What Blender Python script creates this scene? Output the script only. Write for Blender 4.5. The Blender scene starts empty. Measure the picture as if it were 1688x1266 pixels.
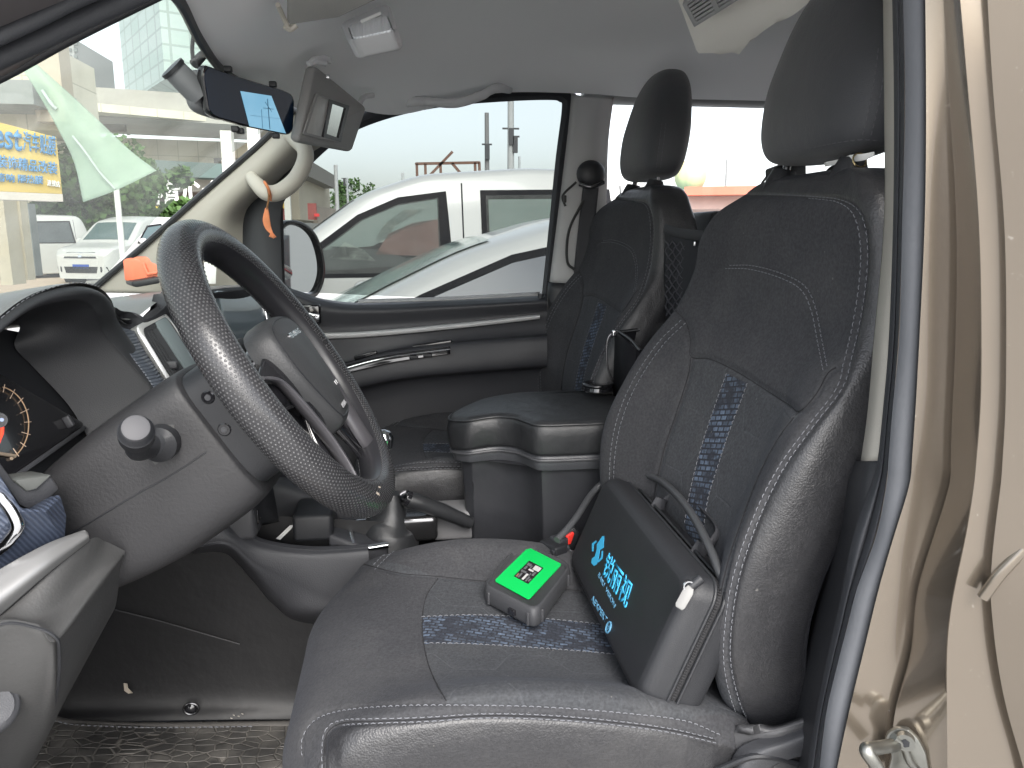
import bpy, bmesh, math, random
import numpy as np
from mathutils import Vector as V, Matrix
from mathutils.bvhtree import BVHTree
from mathutils.kdtree import KDTree

random.seed(4); rng = np.random.default_rng(4)
SC = bpy.context.scene
COL = SC.collection
R = math.radians
# ------------------------------------------------------------------ camera, sky, sun, exposure
PSI, PIT, FPX, CX, CY, CAMZ = R(8), R(11), 1275.0, 844.0, 633.0, 1.40
Fv = V((math.sin(PSI)*math.cos(PIT), math.cos(PSI)*math.cos(PIT), -math.sin(PIT)))
Rv = V((math.cos(PSI), -math.sin(PSI), 0)); Uv = Rv.cross(Fv)
CAM = V((0, 0, CAMZ))
cd = bpy.data.cameras.new('camera'); co = bpy.data.objects.new('camera', cd); COL.objects.link(co)
cd.sensor_width = 36; cd.lens = 36*FPX/1688; cd.clip_start = .02; cd.clip_end = 3000
M = Matrix.Identity(4)
for i, v in enumerate((Rv, Uv, -Fv)):
    M[0][i], M[1][i], M[2][i] = v
M.translation = CAM; co.matrix_world = M; SC.camera = co
w = bpy.data.worlds.new('World'); SC.world = w; w.use_nodes = True
wn, wl = w.node_tree.nodes, w.node_tree.links
bg = wn['Background']; sky = wn.new('ShaderNodeTexSky'); sky.sky_type = 'NISHITA'; sky.sun_disc = False
SUN_EL, SUN_AZ = R(42), R(176)            # azimuth the light comes from, clockwise from +Y
sky.sun_elevation = SUN_EL; sky.sun_rotation = SUN_AZ; sky.dust_density = 3.0; sky.air_density = 1.0
hs = wn.new('ShaderNodeHueSaturation'); hs.inputs['Saturation'].default_value = .34; hs.inputs['Value'].default_value = 1.0
wl.new(sky.outputs[0], hs.inputs['Color']); wl.new(hs.outputs[0], bg.inputs[0]); bg.inputs[1].default_value = .15
ld = bpy.data.lights.new('sun', 'SUN'); ld.energy = .6; ld.angle = R(25); ld.color = (1, .97, .92)
lo = bpy.data.objects.new('sun', ld); COL.objects.link(lo)
sd = V((math.sin(SUN_AZ)*math.cos(SUN_EL), math.cos(SUN_AZ)*math.cos(SUN_EL), math.sin(SUN_EL)))
lo.rotation_euler = sd.to_track_quat('Z', 'Y').to_euler()
SC.view_settings.view_transform = 'Standard'; SC.view_settings.look = 'None'
SC.view_settings.exposure = 1.95; SC.view_settings.gamma = 1
SC.render.engine = 'CYCLES'
cy = SC.cycles; cy.max_bounces = 10; cy.diffuse_bounces = 5; cy.glossy_bounces = 4; cy.transparent_max_bounces = 16
cy.use_denoising = True; cy.sample_clamp_indirect = 6; cy.caustics_reflective = False; cy.caustics_refractive = False

# ------------------------------------------------------------------ helpers
def ray(px, py): return (Fv*FPX + Rv*(px-CX) - Uv*(py-CY)).normalized()
def W(px, py, Y):
    d = ray(px, py); return CAM + d*(Y/d.y)
def WX(px, py, X):
    d = ray(px, py); return CAM + d*(X/d.x)
def WZ(px, py, Z):
    d = ray(px, py); return CAM + d*((Z-CAMZ)/d.z)
def WP(px, py, p0, n):
    d = ray(px, py); return CAM + d*((p0-CAM).dot(n)/d.dot(n))
def cr(pts, n, closed=False):
    P = np.array([list(p) for p in pts], float); m = len(P)
    if m == 2 and not closed:
        t = np.linspace(0, 1, n)[:, None]; return P[0]*(1-t)+P[1]*t
    seg = m if closed else m-1
    t = np.linspace(0, seg, n, endpoint=not closed); k = np.minimum(t.astype(int), seg-1); f = (t-k)[:, None]
    if closed: g = lambda i: P[i % m]
    else:
        Q = np.vstack([2*P[0]-P[1], P, 2*P[-1]-P[-2]]); g = lambda i: Q[i+1]
    a, b, c, d = g(k-1), g(k), g(k+1), g(k+2)
    return .5*(2*b+(c-a)*f+(2*a-5*b+4*c-d)*f*f+(3*b-a-3*c+d)*f**3)
def lin(pts, n, closed=False):
    P = np.array([list(p) for p in pts], float)
    if closed: P = np.vstack([P, P[:1]])
    L = np.r_[0, np.cumsum(np.linalg.norm(np.diff(P, axis=0), axis=1))]
    t = np.linspace(0, L[-1], n, endpoint=not closed)
    return np.stack([np.interp(t, L, P[:, i]) for i in range(P.shape[1])], 1)
def tag(o, label=None, cat=None, group=None, kind=None):
    for k, v in (('label', label), ('category', cat), ('group', group), ('kind', kind)):
        if v: o[k] = v
    return o
def E(name, loc, label, cat, group=None, kind=None):
    o = bpy.data.objects.new(name, None); COL.objects.link(o); o.location = loc; o.empty_display_size = .05
    return tag(o, label, cat, group, kind)
def par(o, p):
    if p is not None:
        o.parent = p
        m = Matrix.Translation(p.location) if p.type == 'EMPTY' else Matrix.Identity(4)
        o.matrix_parent_inverse = m.inverted()
    return o
def mesh(name, vs, fs, mat=None, parent=None, ang=38, uv=None, flip=False):
    me = bpy.data.meshes.new(name)
    me.from_pydata([tuple(v) for v in vs], [], [tuple(f) for f in fs]); me.update()
    bm = bmesh.new(); bm.from_mesh(me); bmesh.ops.recalc_face_normals(bm, faces=bm.faces)
    if flip: bmesh.ops.reverse_faces(bm, faces=bm.faces)
    bm.to_mesh(me); bm.free()
    me.shade_smooth(); me.set_sharp_from_angle(angle=R(ang))
    if uv is not None:
        L = me.uv_layers.new(name='UV'); idx = np.zeros(len(me.loops), 'i'); me.loops.foreach_get('vertex_index', idx)
        L.data.foreach_set('uv', np.asarray(uv, 'f')[idx].ravel())
    o = bpy.data.objects.new(name, me); COL.objects.link(o)
    if mat: me.materials.append(mat)
    return par(o, parent)
def frombm(name, bm, mat=None, parent=None, ang=38):
    me = bpy.data.meshes.new(name); bmesh.ops.recalc_face_normals(bm, faces=bm.faces); bm.to_mesh(me); bm.free()
    me.shade_smooth(); me.set_sharp_from_angle(angle=R(ang))
    o = bpy.data.objects.new(name, me); COL.objects.link(o)
    if mat: me.materials.append(mat)
    return par(o, parent)
def gridfaces(nr, nc, cr_=False, cc=False, off=0):
    fs = []
    for i in range(nr if cr_ else nr-1):
        for j in range(nc if cc else nc-1):
            a, b = i*nc+j, i*nc+(j+1) % nc; i2 = (i+1) % nr
            fs.append((off+a, off+b, off+i2*nc+(j+1) % nc, off+i2*nc+j))
    return fs
def gridpts(rows, nr, nc, line=False, cl=False):
    f = lin if line else cr
    A = np.array([f(r, nc, cl) for r in rows])
    B = np.zeros((nr, nc, 3))
    for j in range(nc): B[:, j] = cr(A[:, j], nr) if not line else lin(A[:, j], nr)
    return B
def patch(name, rows, mat, nr=24, nc=24, thick=0, parent=None, line=False, flip=False, off=-1, ang=38):
    B = gridpts(rows, nr, nc, line)
    u, v = np.meshgrid(np.linspace(0, 1, nc), np.linspace(0, 1, nr))
    o = mesh(name, B.reshape(-1, 3), gridfaces(nr, nc), mat, parent, ang, uv=np.stack([u.ravel(), v.ravel()], 1))
    # face the camera side first
    if thick:
        c = B[nr//2, nc//2]; n = o.data.vertices[nr//2*nc+nc//2].normal
        if n.dot(CAM-V(c)) < 0: o.data.flip_normals()
        md = o.modifiers.new('s', 'SOLIDIFY'); md.thickness = thick; md.offset = off
    return o
def tubev(pts, r, ns=12, closed=False, caps=True, sq=None):
    P = np.array([list(p) for p in pts], float); n = len(P)
    rr = np.broadcast_to(np.asarray(r, float), (n,)) if np.ndim(r) <= 1 else None
    T = np.gradient(P, axis=0) if not closed else (np.roll(P, -1, 0)-np.roll(P, 1, 0))
    T /= np.linalg.norm(T, axis=1)[:, None]+1e-12
    N = np.zeros_like(P); a = np.array([0, 0, 1.]); a = a if abs(T[0] @ a) < .9 else np.array([1., 0, 0])
    N[0] = a-T[0]*(a @ T[0]); N[0] /= np.linalg.norm(N[0])
    for i in range(1, n):
        v = N[i-1]-T[i]*(N[i-1] @ T[i]); N[i] = v/np.linalg.norm(v)
    B = np.cross(T, N); th = np.linspace(0, 2*math.pi, ns, endpoint=False)
    s = sq or (1, 1)
    vs = (P[:, None]+rr[:, None, None]*(N[:, None]*np.cos(th)[None, :, None]*s[0]+B[:, None]*np.sin(th)[None, :, None]*s[1])).reshape(-1, 3)
    fs = gridfaces(n, ns, closed, True)
    if caps and not closed: fs += [tuple(range(ns))[::-1], tuple((n-1)*ns+k for k in range(ns))]
    return vs, fs
class MB:
    def __init__(s): s.v = []; s.f = []
    def add(s, vs, fs):
        o = len(s.v); s.v += [tuple(v) for v in vs]; s.f += [tuple(i+o for i in f) for f in fs]; return s
    def tube(s, pts, r, ns=10, closed=False, sq=None): return s.add(*tubev(pts, r, ns, closed, sq=sq))
    def box(s, c, x, y, z):
        c, x, y, z = V(c), V(x), V(y), V(z); vs = [c+x*i+y*j+z*k for i in (-1, 1) for j in (-1, 1) for k in (-1, 1)]
        return s.add(vs, [(0, 1, 3, 2), (4, 6, 7, 5), (0, 4, 5, 1), (2, 3, 7, 6), (0, 2, 6, 4), (1, 5, 7, 3)])
    def bar(s, a, b, w, h, up=(0, 0, 1)):
        a, b = V(a), V(b); t = (b-a); u = V(up); x = t.cross(u).normalized(); u = x.cross(t).normalized()
        return s.box((a+b)/2, t/2, x*w/2, u*h/2)
    def done(s, name, mat, parent=None, ang=38): return mesh(name, s.v, s.f, mat, parent, ang)
def tube(name, pts, r, mat, parent=None, ns=14, n=None, closed=False, sq=None, smooth=True):
    if n: 
        if np.ndim(r) == 1: r = np.interp(np.linspace(0, 1, n), np.linspace(0, 1, len(r)), r)
        pts = cr(pts, n, closed) if smooth else lin(pts, n, closed)
    return mesh(name, *tubev(pts, r, ns, closed, sq=sq), mat, parent)
def rbox(name, c, size, mat, parent=None, bev=.004, rot=None, seg=3):
    bm = bmesh.new(); bmesh.ops.create_cube(bm, size=1)
    for v in bm.verts: v.co = V((v.co.x*size[0], v.co.y*size[1], v.co.z*size[2]))
    if bev: bmesh.ops.bevel(bm, geom=bm.edges[:], offset=bev, segments=seg, profile=.5, affect='EDGES')
    m = Matrix.Translation(V(c)) @ (rot.to_4x4() if rot is not None else Matrix.Identity(4))
    bm.transform(m); return frombm(name, bm, mat, parent)
def prism(name, pts, vec, mat, parent=None, bev=0, seg=2, ang=30):
    bm = bmesh.new(); vs = [bm.verts.new(p) for p in pts]; f = bm.faces.new(vs)
    g = bmesh.ops.extrude_face_region(bm, geom=[f]); nv = [e for e in g['geom'] if isinstance(e, bmesh.types.BMVert)]
    for v in nv: v.co += V(vec)
    bmesh.ops.recalc_face_normals(bm, faces=bm.faces)
    if bev: bmesh.ops.bevel(bm, geom=[e for e in bm.edges if e.calc_face_angle(0) > .5], offset=bev, segments=seg, profile=.5, affect='EDGES')
    bmesh.ops.triangulate(bm, faces=[f for f in bm.faces if len(f.verts) > 4])
    return frombm(name, bm, mat, parent, ang)
def ring(name, outer, inner, vec, mat, parent=None, bev=0):
    """frame between two outlines of equal count, extruded"""
    n = len(outer); bm = bmesh.new(); vec = V(vec)
    a = [bm.verts.new(p) for p in outer]; b = [bm.verts.new(p) for p in inner]
    c = [bm.verts.new(V(p)+vec) for p in outer]; d = [bm.verts.new(V(p)+vec) for p in inner]
    for i in range(n):
        j = (i+1) % n
        for q in ((a[i], a[j], b[j], b[i]), (c[i], d[i], d[j], c[j]), (a[i], c[i], c[j], a[j]), (b[i], b[j], d[j], d[i])): bm.faces.new(q)
    bmesh.ops.recalc_face_normals(bm, faces=bm.faces)
    if bev: bmesh.ops.bevel(bm, geom=[e for e in bm.edges if e.calc_face_angle(0) > .8], offset=bev, segments=2, profile=.5, affect='EDGES')
    return frombm(name, bm, mat, parent, 35)
def text(name, body, size, loc, xd, yd, mat, parent=None, ext=.0006, bold=0, sx=1, align='LEFT'):
    c = bpy.data.curves.new(name, 'FONT'); c.body = body; c.size = size; c.extrude = ext; c.align_x = align; c.offset = bold; c.resolution_u = 3
    t = bpy.data.objects.new('t', c); COL.objects.link(t)
    me = bpy.data.meshes.new_from_object(t.evaluated_get(bpy.context.evaluated_depsgraph_get()))
    bpy.data.objects.remove(t); me.materials.clear(); me.materials.append(mat); me.name = name
    xd = V(xd).normalized(); yd = V(yd); yd = (yd-xd*yd.dot(xd)).normalized(); z = xd.cross(yd)
    m = Matrix.Identity(4)
    for i, v in enumerate((xd*sx, yd, z)): m[0][i], m[1][i], m[2][i] = v
    m.translation = V(loc); me.transform(m)
    o = bpy.data.objects.new(name, me); COL.objects.link(o); return par(o, parent)
def fit_text(name, body, L, R_, T_, mat, parent=None, ext=.0006, nrm=None, bold=0):
    """lettering scaled to a baseline L-R and height L-T"""
    o = text(name, body, 1.0, (0, 0, 0), (1, 0, 0), (0, 1, 0), mat, parent, 0, bold)
    C = coords(o); x0, x1, y0, y1 = C[:, 0].min(), C[:, 0].max(), C[:, 1].min(), C[:, 1].max()
    L, R_, T_ = V(L), V(R_), V(T_); n = nrm if nrm is not None else (R_-L).cross(T_-L).normalized()
    for v in o.data.vertices:
        v.co = L+(R_-L)*((v.co.x-x0)/(x1-x0))+(T_-L)*((v.co.y-y0)/(y1-y0))
    md = o.modifiers.new('s', 'SOLIDIFY'); md.thickness = ext; md.offset = 0
    return o
def bvh(o):
    me = o.data; return BVHTree.FromPolygons([v.co.copy() for v in me.vertices], [tuple(p.vertices) for p in me.polygons])
def cast(b, px, py):
    h = b.ray_cast(CAM, ray(px, py)); return (h[0], h[1]) if h[0] is not None else (None, None)
def trace(b, pix, step=2.0, closed=False, smooth=True):
    P = np.array(pix, float); L = np.linalg.norm(np.diff(P, axis=0), axis=1).sum(); n = max(4, int(L/step))
    Q = (cr if smooth else lin)(P, n, closed)
    out = []
    for q in Q:
        a, nn = cast(b, q[0], q[1])
        if a is not None:
            if nn.dot(ray(q[0], q[1])) > 0: nn = -nn
            out.append((a, nn))
    return out
def resample(pts, d):
    P = np.array([list(p) for p in pts]); L = np.r_[0, np.cumsum(np.linalg.norm(np.diff(P, axis=0), axis=1))]
    t = np.arange(0, L[-1], d); return np.stack([np.interp(t, L, P[:, i]) for i in range(P.shape[1])], 1)
def stitches(mb, tr, on=.0052, gap=.0034, r=.00055, lift=.0006, off=0.0):
    if len(tr) < 3: return
    P = np.array([list(a)+list(n) for a, n in tr]); L = np.r_[0, np.cumsum(np.linalg.norm(np.diff(P[:, :3], axis=0), axis=1))]
    t = 0
    at = lambda s: np.array([np.interp(s, L, P[:, i]) for i in range(6)])
    while t+on < L[-1]:
        a, b = at(t), at(t+on)
        if np.linalg.norm(a[:3]-b[:3]) < on*1.5 and np.linalg.norm(a[:3]-b[:3]) > on*.5:
            A, B, n = V(a[:3]), V(b[:3]), V(a[3:]).normalized(); s = (B-A).normalized().cross(n)*off
            m = (A+B)/2+n*(lift+r)+s
            mb.tube([A+s+n*(lift-r), A*.8+B*.2+s+n*(lift+r*.3), m, A*.2+B*.8+s+n*(lift+r*.3), B+s+n*(lift-r)], r, 5)
        t += on+gap
def stitch_rows(trs, name, mat, parent, **k):
    for t_ in trs:
        mb = MB(); stitches(mb, t_, **k)
        if mb.v: mb.done(name, mat, parent)
def carve(o, traces, depth=.003, width=.006):
    pts = [a for tr in traces for a, n in tr]
    if not pts: return
    kd = KDTree(len(pts))
    for i, p in enumerate(pts): kd.insert(p, i)
    kd.balance(); me = o.data; mv = [(v.index, v.co.copy(), v.normal.copy()) for v in me.vertices]
    for i, c, n in mv:
        _, _, d = kd.find(c)
        if d < width*2.5: me.vertices[i].co = c-n*depth*math.exp(-(d/width*1.6)**2)
    me.update()
def polysdf(P, poly):
    """signed distance (negative inside) of 2-D points to polygon"""
    P = np.asarray(P, float); Q = np.asarray(poly, float); d = np.full(len(P), 1e9); ins = np.zeros(len(P), bool)
    for i in range(len(Q)):
        a, b = Q[i], Q[(i+1) % len(Q)]; ab = b-a
        t = np.clip(((P-a) @ ab)/(ab @ ab+1e-12), 0, 1); d = np.minimum(d, np.linalg.norm(P-a-t[:, None]*ab, axis=1))
        c = (a[1] > P[:, 1]) != (b[1] > P[:, 1]); x = (b[0]-a[0])*(P[:, 1]-a[1])/(b[1]-a[1]+1e-15)+a[0]; ins ^= c & (P[:, 0] < x)
    return np.where(ins, -d, d)
def fattr(o, name, vals):
    a = o.data.attributes.new(name, 'FLOAT', 'POINT'); a.data.foreach_set('value', np.asarray(vals, 'f'))
def coords(o):
    a = np.zeros(len(o.data.vertices)*3); o.data.vertices.foreach_get('co', a); return a.reshape(-1, 3)

# ------------------------------------------------------------------ materials
class NT:
    def __init__(s, name):
        s.m = bpy.data.materials.new(name); s.m.use_nodes = True; s.n = s.m.node_tree.nodes; s.l = s.m.node_tree.links
        s.p = s.n['Principled BSDF']; s.out = s.n['Material Output']
    def new(s, t, **k):
        n = s.n.new('ShaderNode'+t)
        for a, b in k.items(): setattr(n, a, b)
        return n
    def lk(s, a, b): s.l.new(a, b)
    def val(s, sock, v):
        if isinstance(v, (int, float)): sock.default_value = v
        elif isinstance(v, tuple): sock.default_value = (*v, 1) if len(v) == 3 and len(sock.default_value) == 4 else v
        else: s.lk(v, sock)
    def math(s, op, a, b=0.0, c=0.0, clamp=False):
        n = s.new('Math', operation=op, use_clamp=clamp)
        s.val(n.inputs[0], a); s.val(n.inputs[1], b); s.val(n.inputs[2], c); return n.outputs[0]
    def mix(s, f, a, b):
        n = s.new('Mix', data_type='RGBA'); s.val(n.inputs[0], f); s.val(n.inputs[6], a); s.val(n.inputs[7], b); return n.outputs[2]
    def noise(s, sc, det=4, vec=None, rough=.55):
        n = s.new('TexNoise'); n.inputs['Scale'].default_value = sc; n.inputs['Detail'].default_value = det; n.inputs['Roughness'].default_value = rough
        s.lk(vec if vec is not None else s.obj(), n.inputs['Vector']); return n.outputs[0]
    def vor(s, sc, feat='F1', vec=None, rnd=1):
        n = s.new('TexVoronoi', feature=feat); n.inputs['Scale'].default_value = sc; n.inputs['Randomness'].default_value = rnd
        s.lk(vec if vec is not None else s.obj(), n.inputs['Vector']); return n.outputs[0]
    def obj(s):
        if not hasattr(s, '_g'): s._g = s.new('TexCoord')
        return s._g.outputs['Object']
    def uv(s):
        if not hasattr(s, '_g'): s._g = s.new('TexCoord')
        return s._g.outputs['UV']
    def ramp(s, v, a, b, lo=0., hi=1.):
        n = s.new('MapRange'); s.val(n.inputs[0], v); n.inputs[1].default_value = a; n.inputs[2].default_value = b; n.inputs[3].default_value = lo; n.inputs[4].default_value = hi
        return n.outputs[0]
    def attr(s, name): return s.new('Attribute', attribute_name=name).outputs['Fac']
    def bump(s, h, dist, st=1.0, nrm=None):
        n = s.new('Bump'); n.inputs['Distance'].default_value = dist; n.inputs['Strength'].default_value = st; s.lk(h, n.inputs['Height'])
        if nrm is not None: s.lk(nrm, n.inputs['Normal'])
        return n.outputs[0]
    def fin(s, col=None, rough=None, nrm=None, **k):
        if col is not None: s.val(s.p.inputs['Base Color'], col)
        if rough is not None: s.val(s.p.inputs['Roughness'], rough)
        if nrm is not None: s.lk(nrm, s.p.inputs['Normal'])
        for a, b in k.items(): s.val(s.p.inputs[a.replace('_', ' ')], b)
        return s.m
def simple(name, col, rough=.5, var=.12, vs=6, bs=0, bd=0, grain=0, **k):
    """base colour with soft mottling, optional grain bump"""
    t = NT(name); n = t.noise(vs, 5)
    a = tuple(c*(1-var) for c in col); b = tuple(min(1, c*(1+var)) for c in col)
    c = t.mix(n, a, b); r = t.ramp(n, .3, .7, max(0, rough-.07), min(1, rough+.07)); nr = None
    if bs: nr = t.bump(t.noise(bs, 3), bd or .0005, .6)
    if grain: nr = t.bump(t.vor(grain, 'F1'), .0004, .5, nr)
    return t.fin(c, r, nr, **k)
blk = simple('black plastic', (.018, .019, .022), .45, grain=900)
blk2 = simple('dark grey plastic', (.05, .051, .056), .5, grain=700)
dashm = simple('soft dashboard plastic', (.034, .035, .040), .5, grain=600, bs=3, bd=.001)
colm = simple('column plastic', (.022, .022, .024), .55, var=.25, vs=9, bs=260, bd=.0009)
gloss = simple('piano black', (.012, .012, .014), .12, Coat_Weight=.5)
rubber = simple('rubber', (.028, .03, .035), .6, bs=300, bd=.0006)
seal = simple('grey seal', (.125, .13, .14), .9, Specular_IOR_Level=.2, bs=150, bd=.0006)
head = simple('headliner cloth', (.87, .87, .88), .95, var=.05, vs=2, bs=900, bd=.0003)
trimg = simple('grey trim plastic', (.42, .42, .42), .6, var=.05, grain=900)
beige = simple('beige trim plastic', (.38, .36, .32), .55, var=.05, grain=800)
ivory = simple('ivory handle plastic', (.52, .49, .43), .4, var=.04)
leather = simple('black leatherette', (.020, .021, .023), .42, var=.2, bs=14, bd=.007, grain=700)
rimm = simple('smooth wheel leather', (.02, .02, .023), .35, var=.15)
chrome = simple('chrome', (.75, .76, .78), .14, var=.03, Metallic=1.0)
silver = simple('silver paint', (.62, .62, .62), .3, var=.04, Metallic=.6)
zinc = simple('zinc plated steel', (.26, .26, .24), .4, var=.15, vs=60, Metallic=1.0)
whitep = simple('white paper', (.8, .8, .78), .6, var=.04)
white = simple('white car paint', (.80, .80, .79), .25, var=.02, Coat_Weight=.5)
red = simple('red plastic', (.75, .04, .03), .35, var=.05)
orange = simple('orange plastic', (.85, .22, .12), .5, var=.06)
cord = simple('black cord', (.02, .02, .02), .5)
steelw = simple('dark steel wire', (.12, .12, .125), .25, Metallic=.9)
carpet = simple('dark carpet', (.02, .021, .024), .8, var=.4, vs=30, bs=400, bd=.002)
tyre = simple('tyre', (.03, .03, .03), .8)
lampglass = simple('head lamp lens', (.75, .76, .78), .1, var=.05, Coat_Weight=.6)
def emis(name, col, st=1.0):
    t = NT(name); t.p.inputs['Base Color'].default_value = (*col, 1); t.p.inputs['Emission Color'].default_value = (*col, 1); t.p.inputs['Emission Strength'].default_value = st
    t.p.inputs['Roughness'].default_value = .2; return t.m
def glass(name, tint, film=0.0, refl=.4, filmcol=(.8, .82, .78)):
    """thin pane: tinted see-through with fresnel reflection and a faint dust film"""
    t = NT(name); tr = t.new('BsdfTransparent'); tr.inputs[0].default_value = (*tint, 1)
    gl = t.new('BsdfGlossy'); gl.inputs['Roughness'].default_value = .02
    lw = t.new('LayerWeight'); lw.inputs[0].default_value = .25
    mx = t.new('MixShader'); t.lk(t.math('MULTIPLY', lw.outputs['Fresnel'], refl), mx.inputs[0]); t.lk(tr.outputs[0], mx.inputs[1]); t.lk(gl.outputs[0], mx.inputs[2]); o = mx.outputs[0]
    if film:
        d = t.new('BsdfTranslucent'); d.inputs[0].default_value = (*filmcol, 1); d2 = t.new('BsdfDiffuse'); d2.inputs[0].default_value = (*filmcol, 1)
        m3 = t.new('MixShader'); m3.inputs[0].default_value = .4; t.lk(d.outputs[0], m3.inputs[1]); t.lk(d2.outputs[0], m3.inputs[2])
        m2 = t.new('MixShader'); f = t.ramp(t.noise(9, 6), .3, .75, film*.6, film*1.5); t.lk(f, m2.inputs[0]); t.lk(o, m2.inputs[1]); t.lk(m3.outputs[0], m2.inputs[2]); o = m2.outputs[0]
    t.lk(o, t.out.inputs[0]); return t.m
wsglass = glass('windscreen glass', (.56, .60, .565), .12, .08)
sideglass = glass('tinted side glass', (.33, .35, .342), .012, .12)
rearglass = glass('rear side glass', (.97, .98, .98), 0)
carglass = simple('dark car glass', (.07, .08, .085), .12, var=.3, vs=2.5, Specular_IOR_Level=.3)
# ================================================================== VAN SHELL
van = E('van_body', (0.3, 1.3, .3), 'champagne painted van body round the cabin, with beige headliner and door pillars', 'van')
# headliner: front edge traced along the windscreen, then back to the rear
fe = [V((-.20, .66, 1.66)), W(255, -60, .85), W(303, -5, 1.05), W(335, 60, 1.22), W(372, 112, 1.40), W(422, 142, 1.60), W(468, 166, 1.80), W(500, 186, 1.93)]
def ceil_row(x, zs, ys=(.66, .80, 1.0, 1.2, 1.4, 1.6, 1.8, 1.98)): return [V((x, y, z)) for y, z in zip(ys, zs)]
side = [W(600, 197, 1.985), W(700, 173, 1.99), W(820, 160, 1.99), W(940, 155, 1.99)]
rows = [fe,
        [p+V((.06, 0, .022)) for p in fe],
        ceil_row(.0, (1.70, 1.79, 1.80, 1.80, 1.80, 1.79, 1.765, side[0].z+.012)),
        ceil_row(.22, (1.72, 1.81, 1.82, 1.82, 1.82, 1.82, 1.79, side[2].z+.005)),
        ceil_row(.45, (1.73, 1.815, 1.825, 1.83, 1.83, 1.825, 1.80, side[3].z+.0)),
        ceil_row(.62, (1.73, 1.815, 1.825, 1.83, 1.83, 1.825, 1.80, 1.735)),
        ceil_row(.9, (1.73, 1.80, 1.80, 1.80, 1.80, 1.80, 1.79, 1.735)),
        ceil_row(1.5, (1.73, 1.81, 1.84, 1.85, 1.85, 1.84, 1.81, 1.735)),
        ceil_row(2.9, (1.70, 1.78, 1.80, 1.81, 1.81, 1.80, 1.78, 1.70))]
hl = patch('headliner', rows, head, 90, 60, 0, van, flip=True)
# outer roof skin just above it
patch('roof', [[p+V((-.03 if i == 0 else 0, (-.05 if j == 0 else .05 if j == 7 else 0), .035+.02*math.sin(j/7*math.pi))) for j, p in enumerate(r)] for i, r in enumerate(rows)], simple('champagne roof paint', (.33, .28, .22), .3, Metallic=.5), 30, 24, 0, van)
# roof air duct behind the front seats, with a slatted vent in its near face
duct = simple('lit duct plastic', (.86, .83, .77), .6, var=.04, grain=800)  # pale beige puts side-window light on this roof section into its colour
dp = []
cols_d = [[(1235, -40, 1.26), (1190, 12, 1.33), (1158, 50, 1.38), (1150, 90, 1.41)], [(1300, -40, 1.20), (1240, 10, 1.27), (1196, 50, 1.34), (1184, 93, 1.39)], [(1390, -40, 1.08), (1320, 18, 1.18), (1250, 58, 1.29), (1216, 92, 1.36)]]
core = [[W(*p) for p in r_] for r_ in cols_d]
ext = [[p+V((-.05, .02, .13)) for p in core[0]]]+core+[[p+V((.05, -.0, .13)) for p in core[-1]]]
ext = [[r_[0]]+r_+[r_[-1]+V((0, .05, .13))] for r_ in ext]
for r_ in ext: r_[0] = r_[1]+V((0, -.10, .02))
patch('roof_duct', ext, duct, 41, 41, 0, van, ang=30, line=True)
# (vent: frame, dark box and slats)
vc = [W(1124, 8, 1.30), W(1144, 46, 1.32), W(1228, -6, 1.24), W(1208, -50, 1.20)]
def lerp4(c, u, v): return (c[0]*(1-u)*(1-v)+c[1]*(1-u)*v+c[3]*u*(1-v)+c[2]*u*v)
vn = (vc[2]-vc[0]).cross(vc[1]-vc[0]).normalized(); vn = vn if vn.dot(CAM-vc[0]) > 0 else -vn
vf = ring('air_vent', vc, [lerp4(vc, u, v) for u, v in ((.08, .14), (.08, .86), (.92, .86), (.92, .14))], -vn*.03, trimg, hl, .002)
b = MB(); b.add([lerp4(vc, u, v)-vn*.028 for u, v in ((0, 0), (0, 1), (1, 1), (1, 0))], [(0, 1, 2, 3)]); b.done('vent_backing', blk, hl)
b = MB()
for k in range(5):
    v = .22+k*.14; b.bar(lerp4(vc, .07, v)-vn*.008, lerp4(vc, .93, v)-vn*.008, .004, .012, vn)
b.bar(lerp4(vc, .5, .1)-vn*.004, lerp4(vc, .5, .9)-vn*.004, .008, .008, vn)
b.done('vent_slats', trimg, hl)

# windscreen glass with its black edge band and dust film
wsb = [V((-.72, .62, 1.27)), V((-.93, .95, 1.25)), V((-.97, 1.3, 1.25)), V((-.90, 1.65, 1.26)), W(156, 474, 1.955)]
wst = [V((-.21, .64, 1.655)), fe[2]+V((-.012, 0, .004)), fe[4]+V((-.012, 0, .004)), fe[5]+V((-.012, 0, .004)), W(488, 178, 1.95)]
ws = patch('windscreen', [wsb, [a*.5+c*.5+V((-.02, 0, .02)) for a, c in zip(wsb, wst)], wst], wsglass, 20, 30, 0, van)
edge = [W(156, 474, 1.95), W(245, 398, 1.95), W(328, 324, 1.95), W(398, 264, 1.945), W(440, 226, 1.94), W(490, 176, 1.93)]
tube('windscreen_seal', edge, .007, blk, van, 8, 40)
tube('header_band', [p+V((-.006, 0, -.002)) for p in fe], [.004, .012, .012, .010, .008, .007], blk, van, 8, 50, sq=(1, .5))

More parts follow.
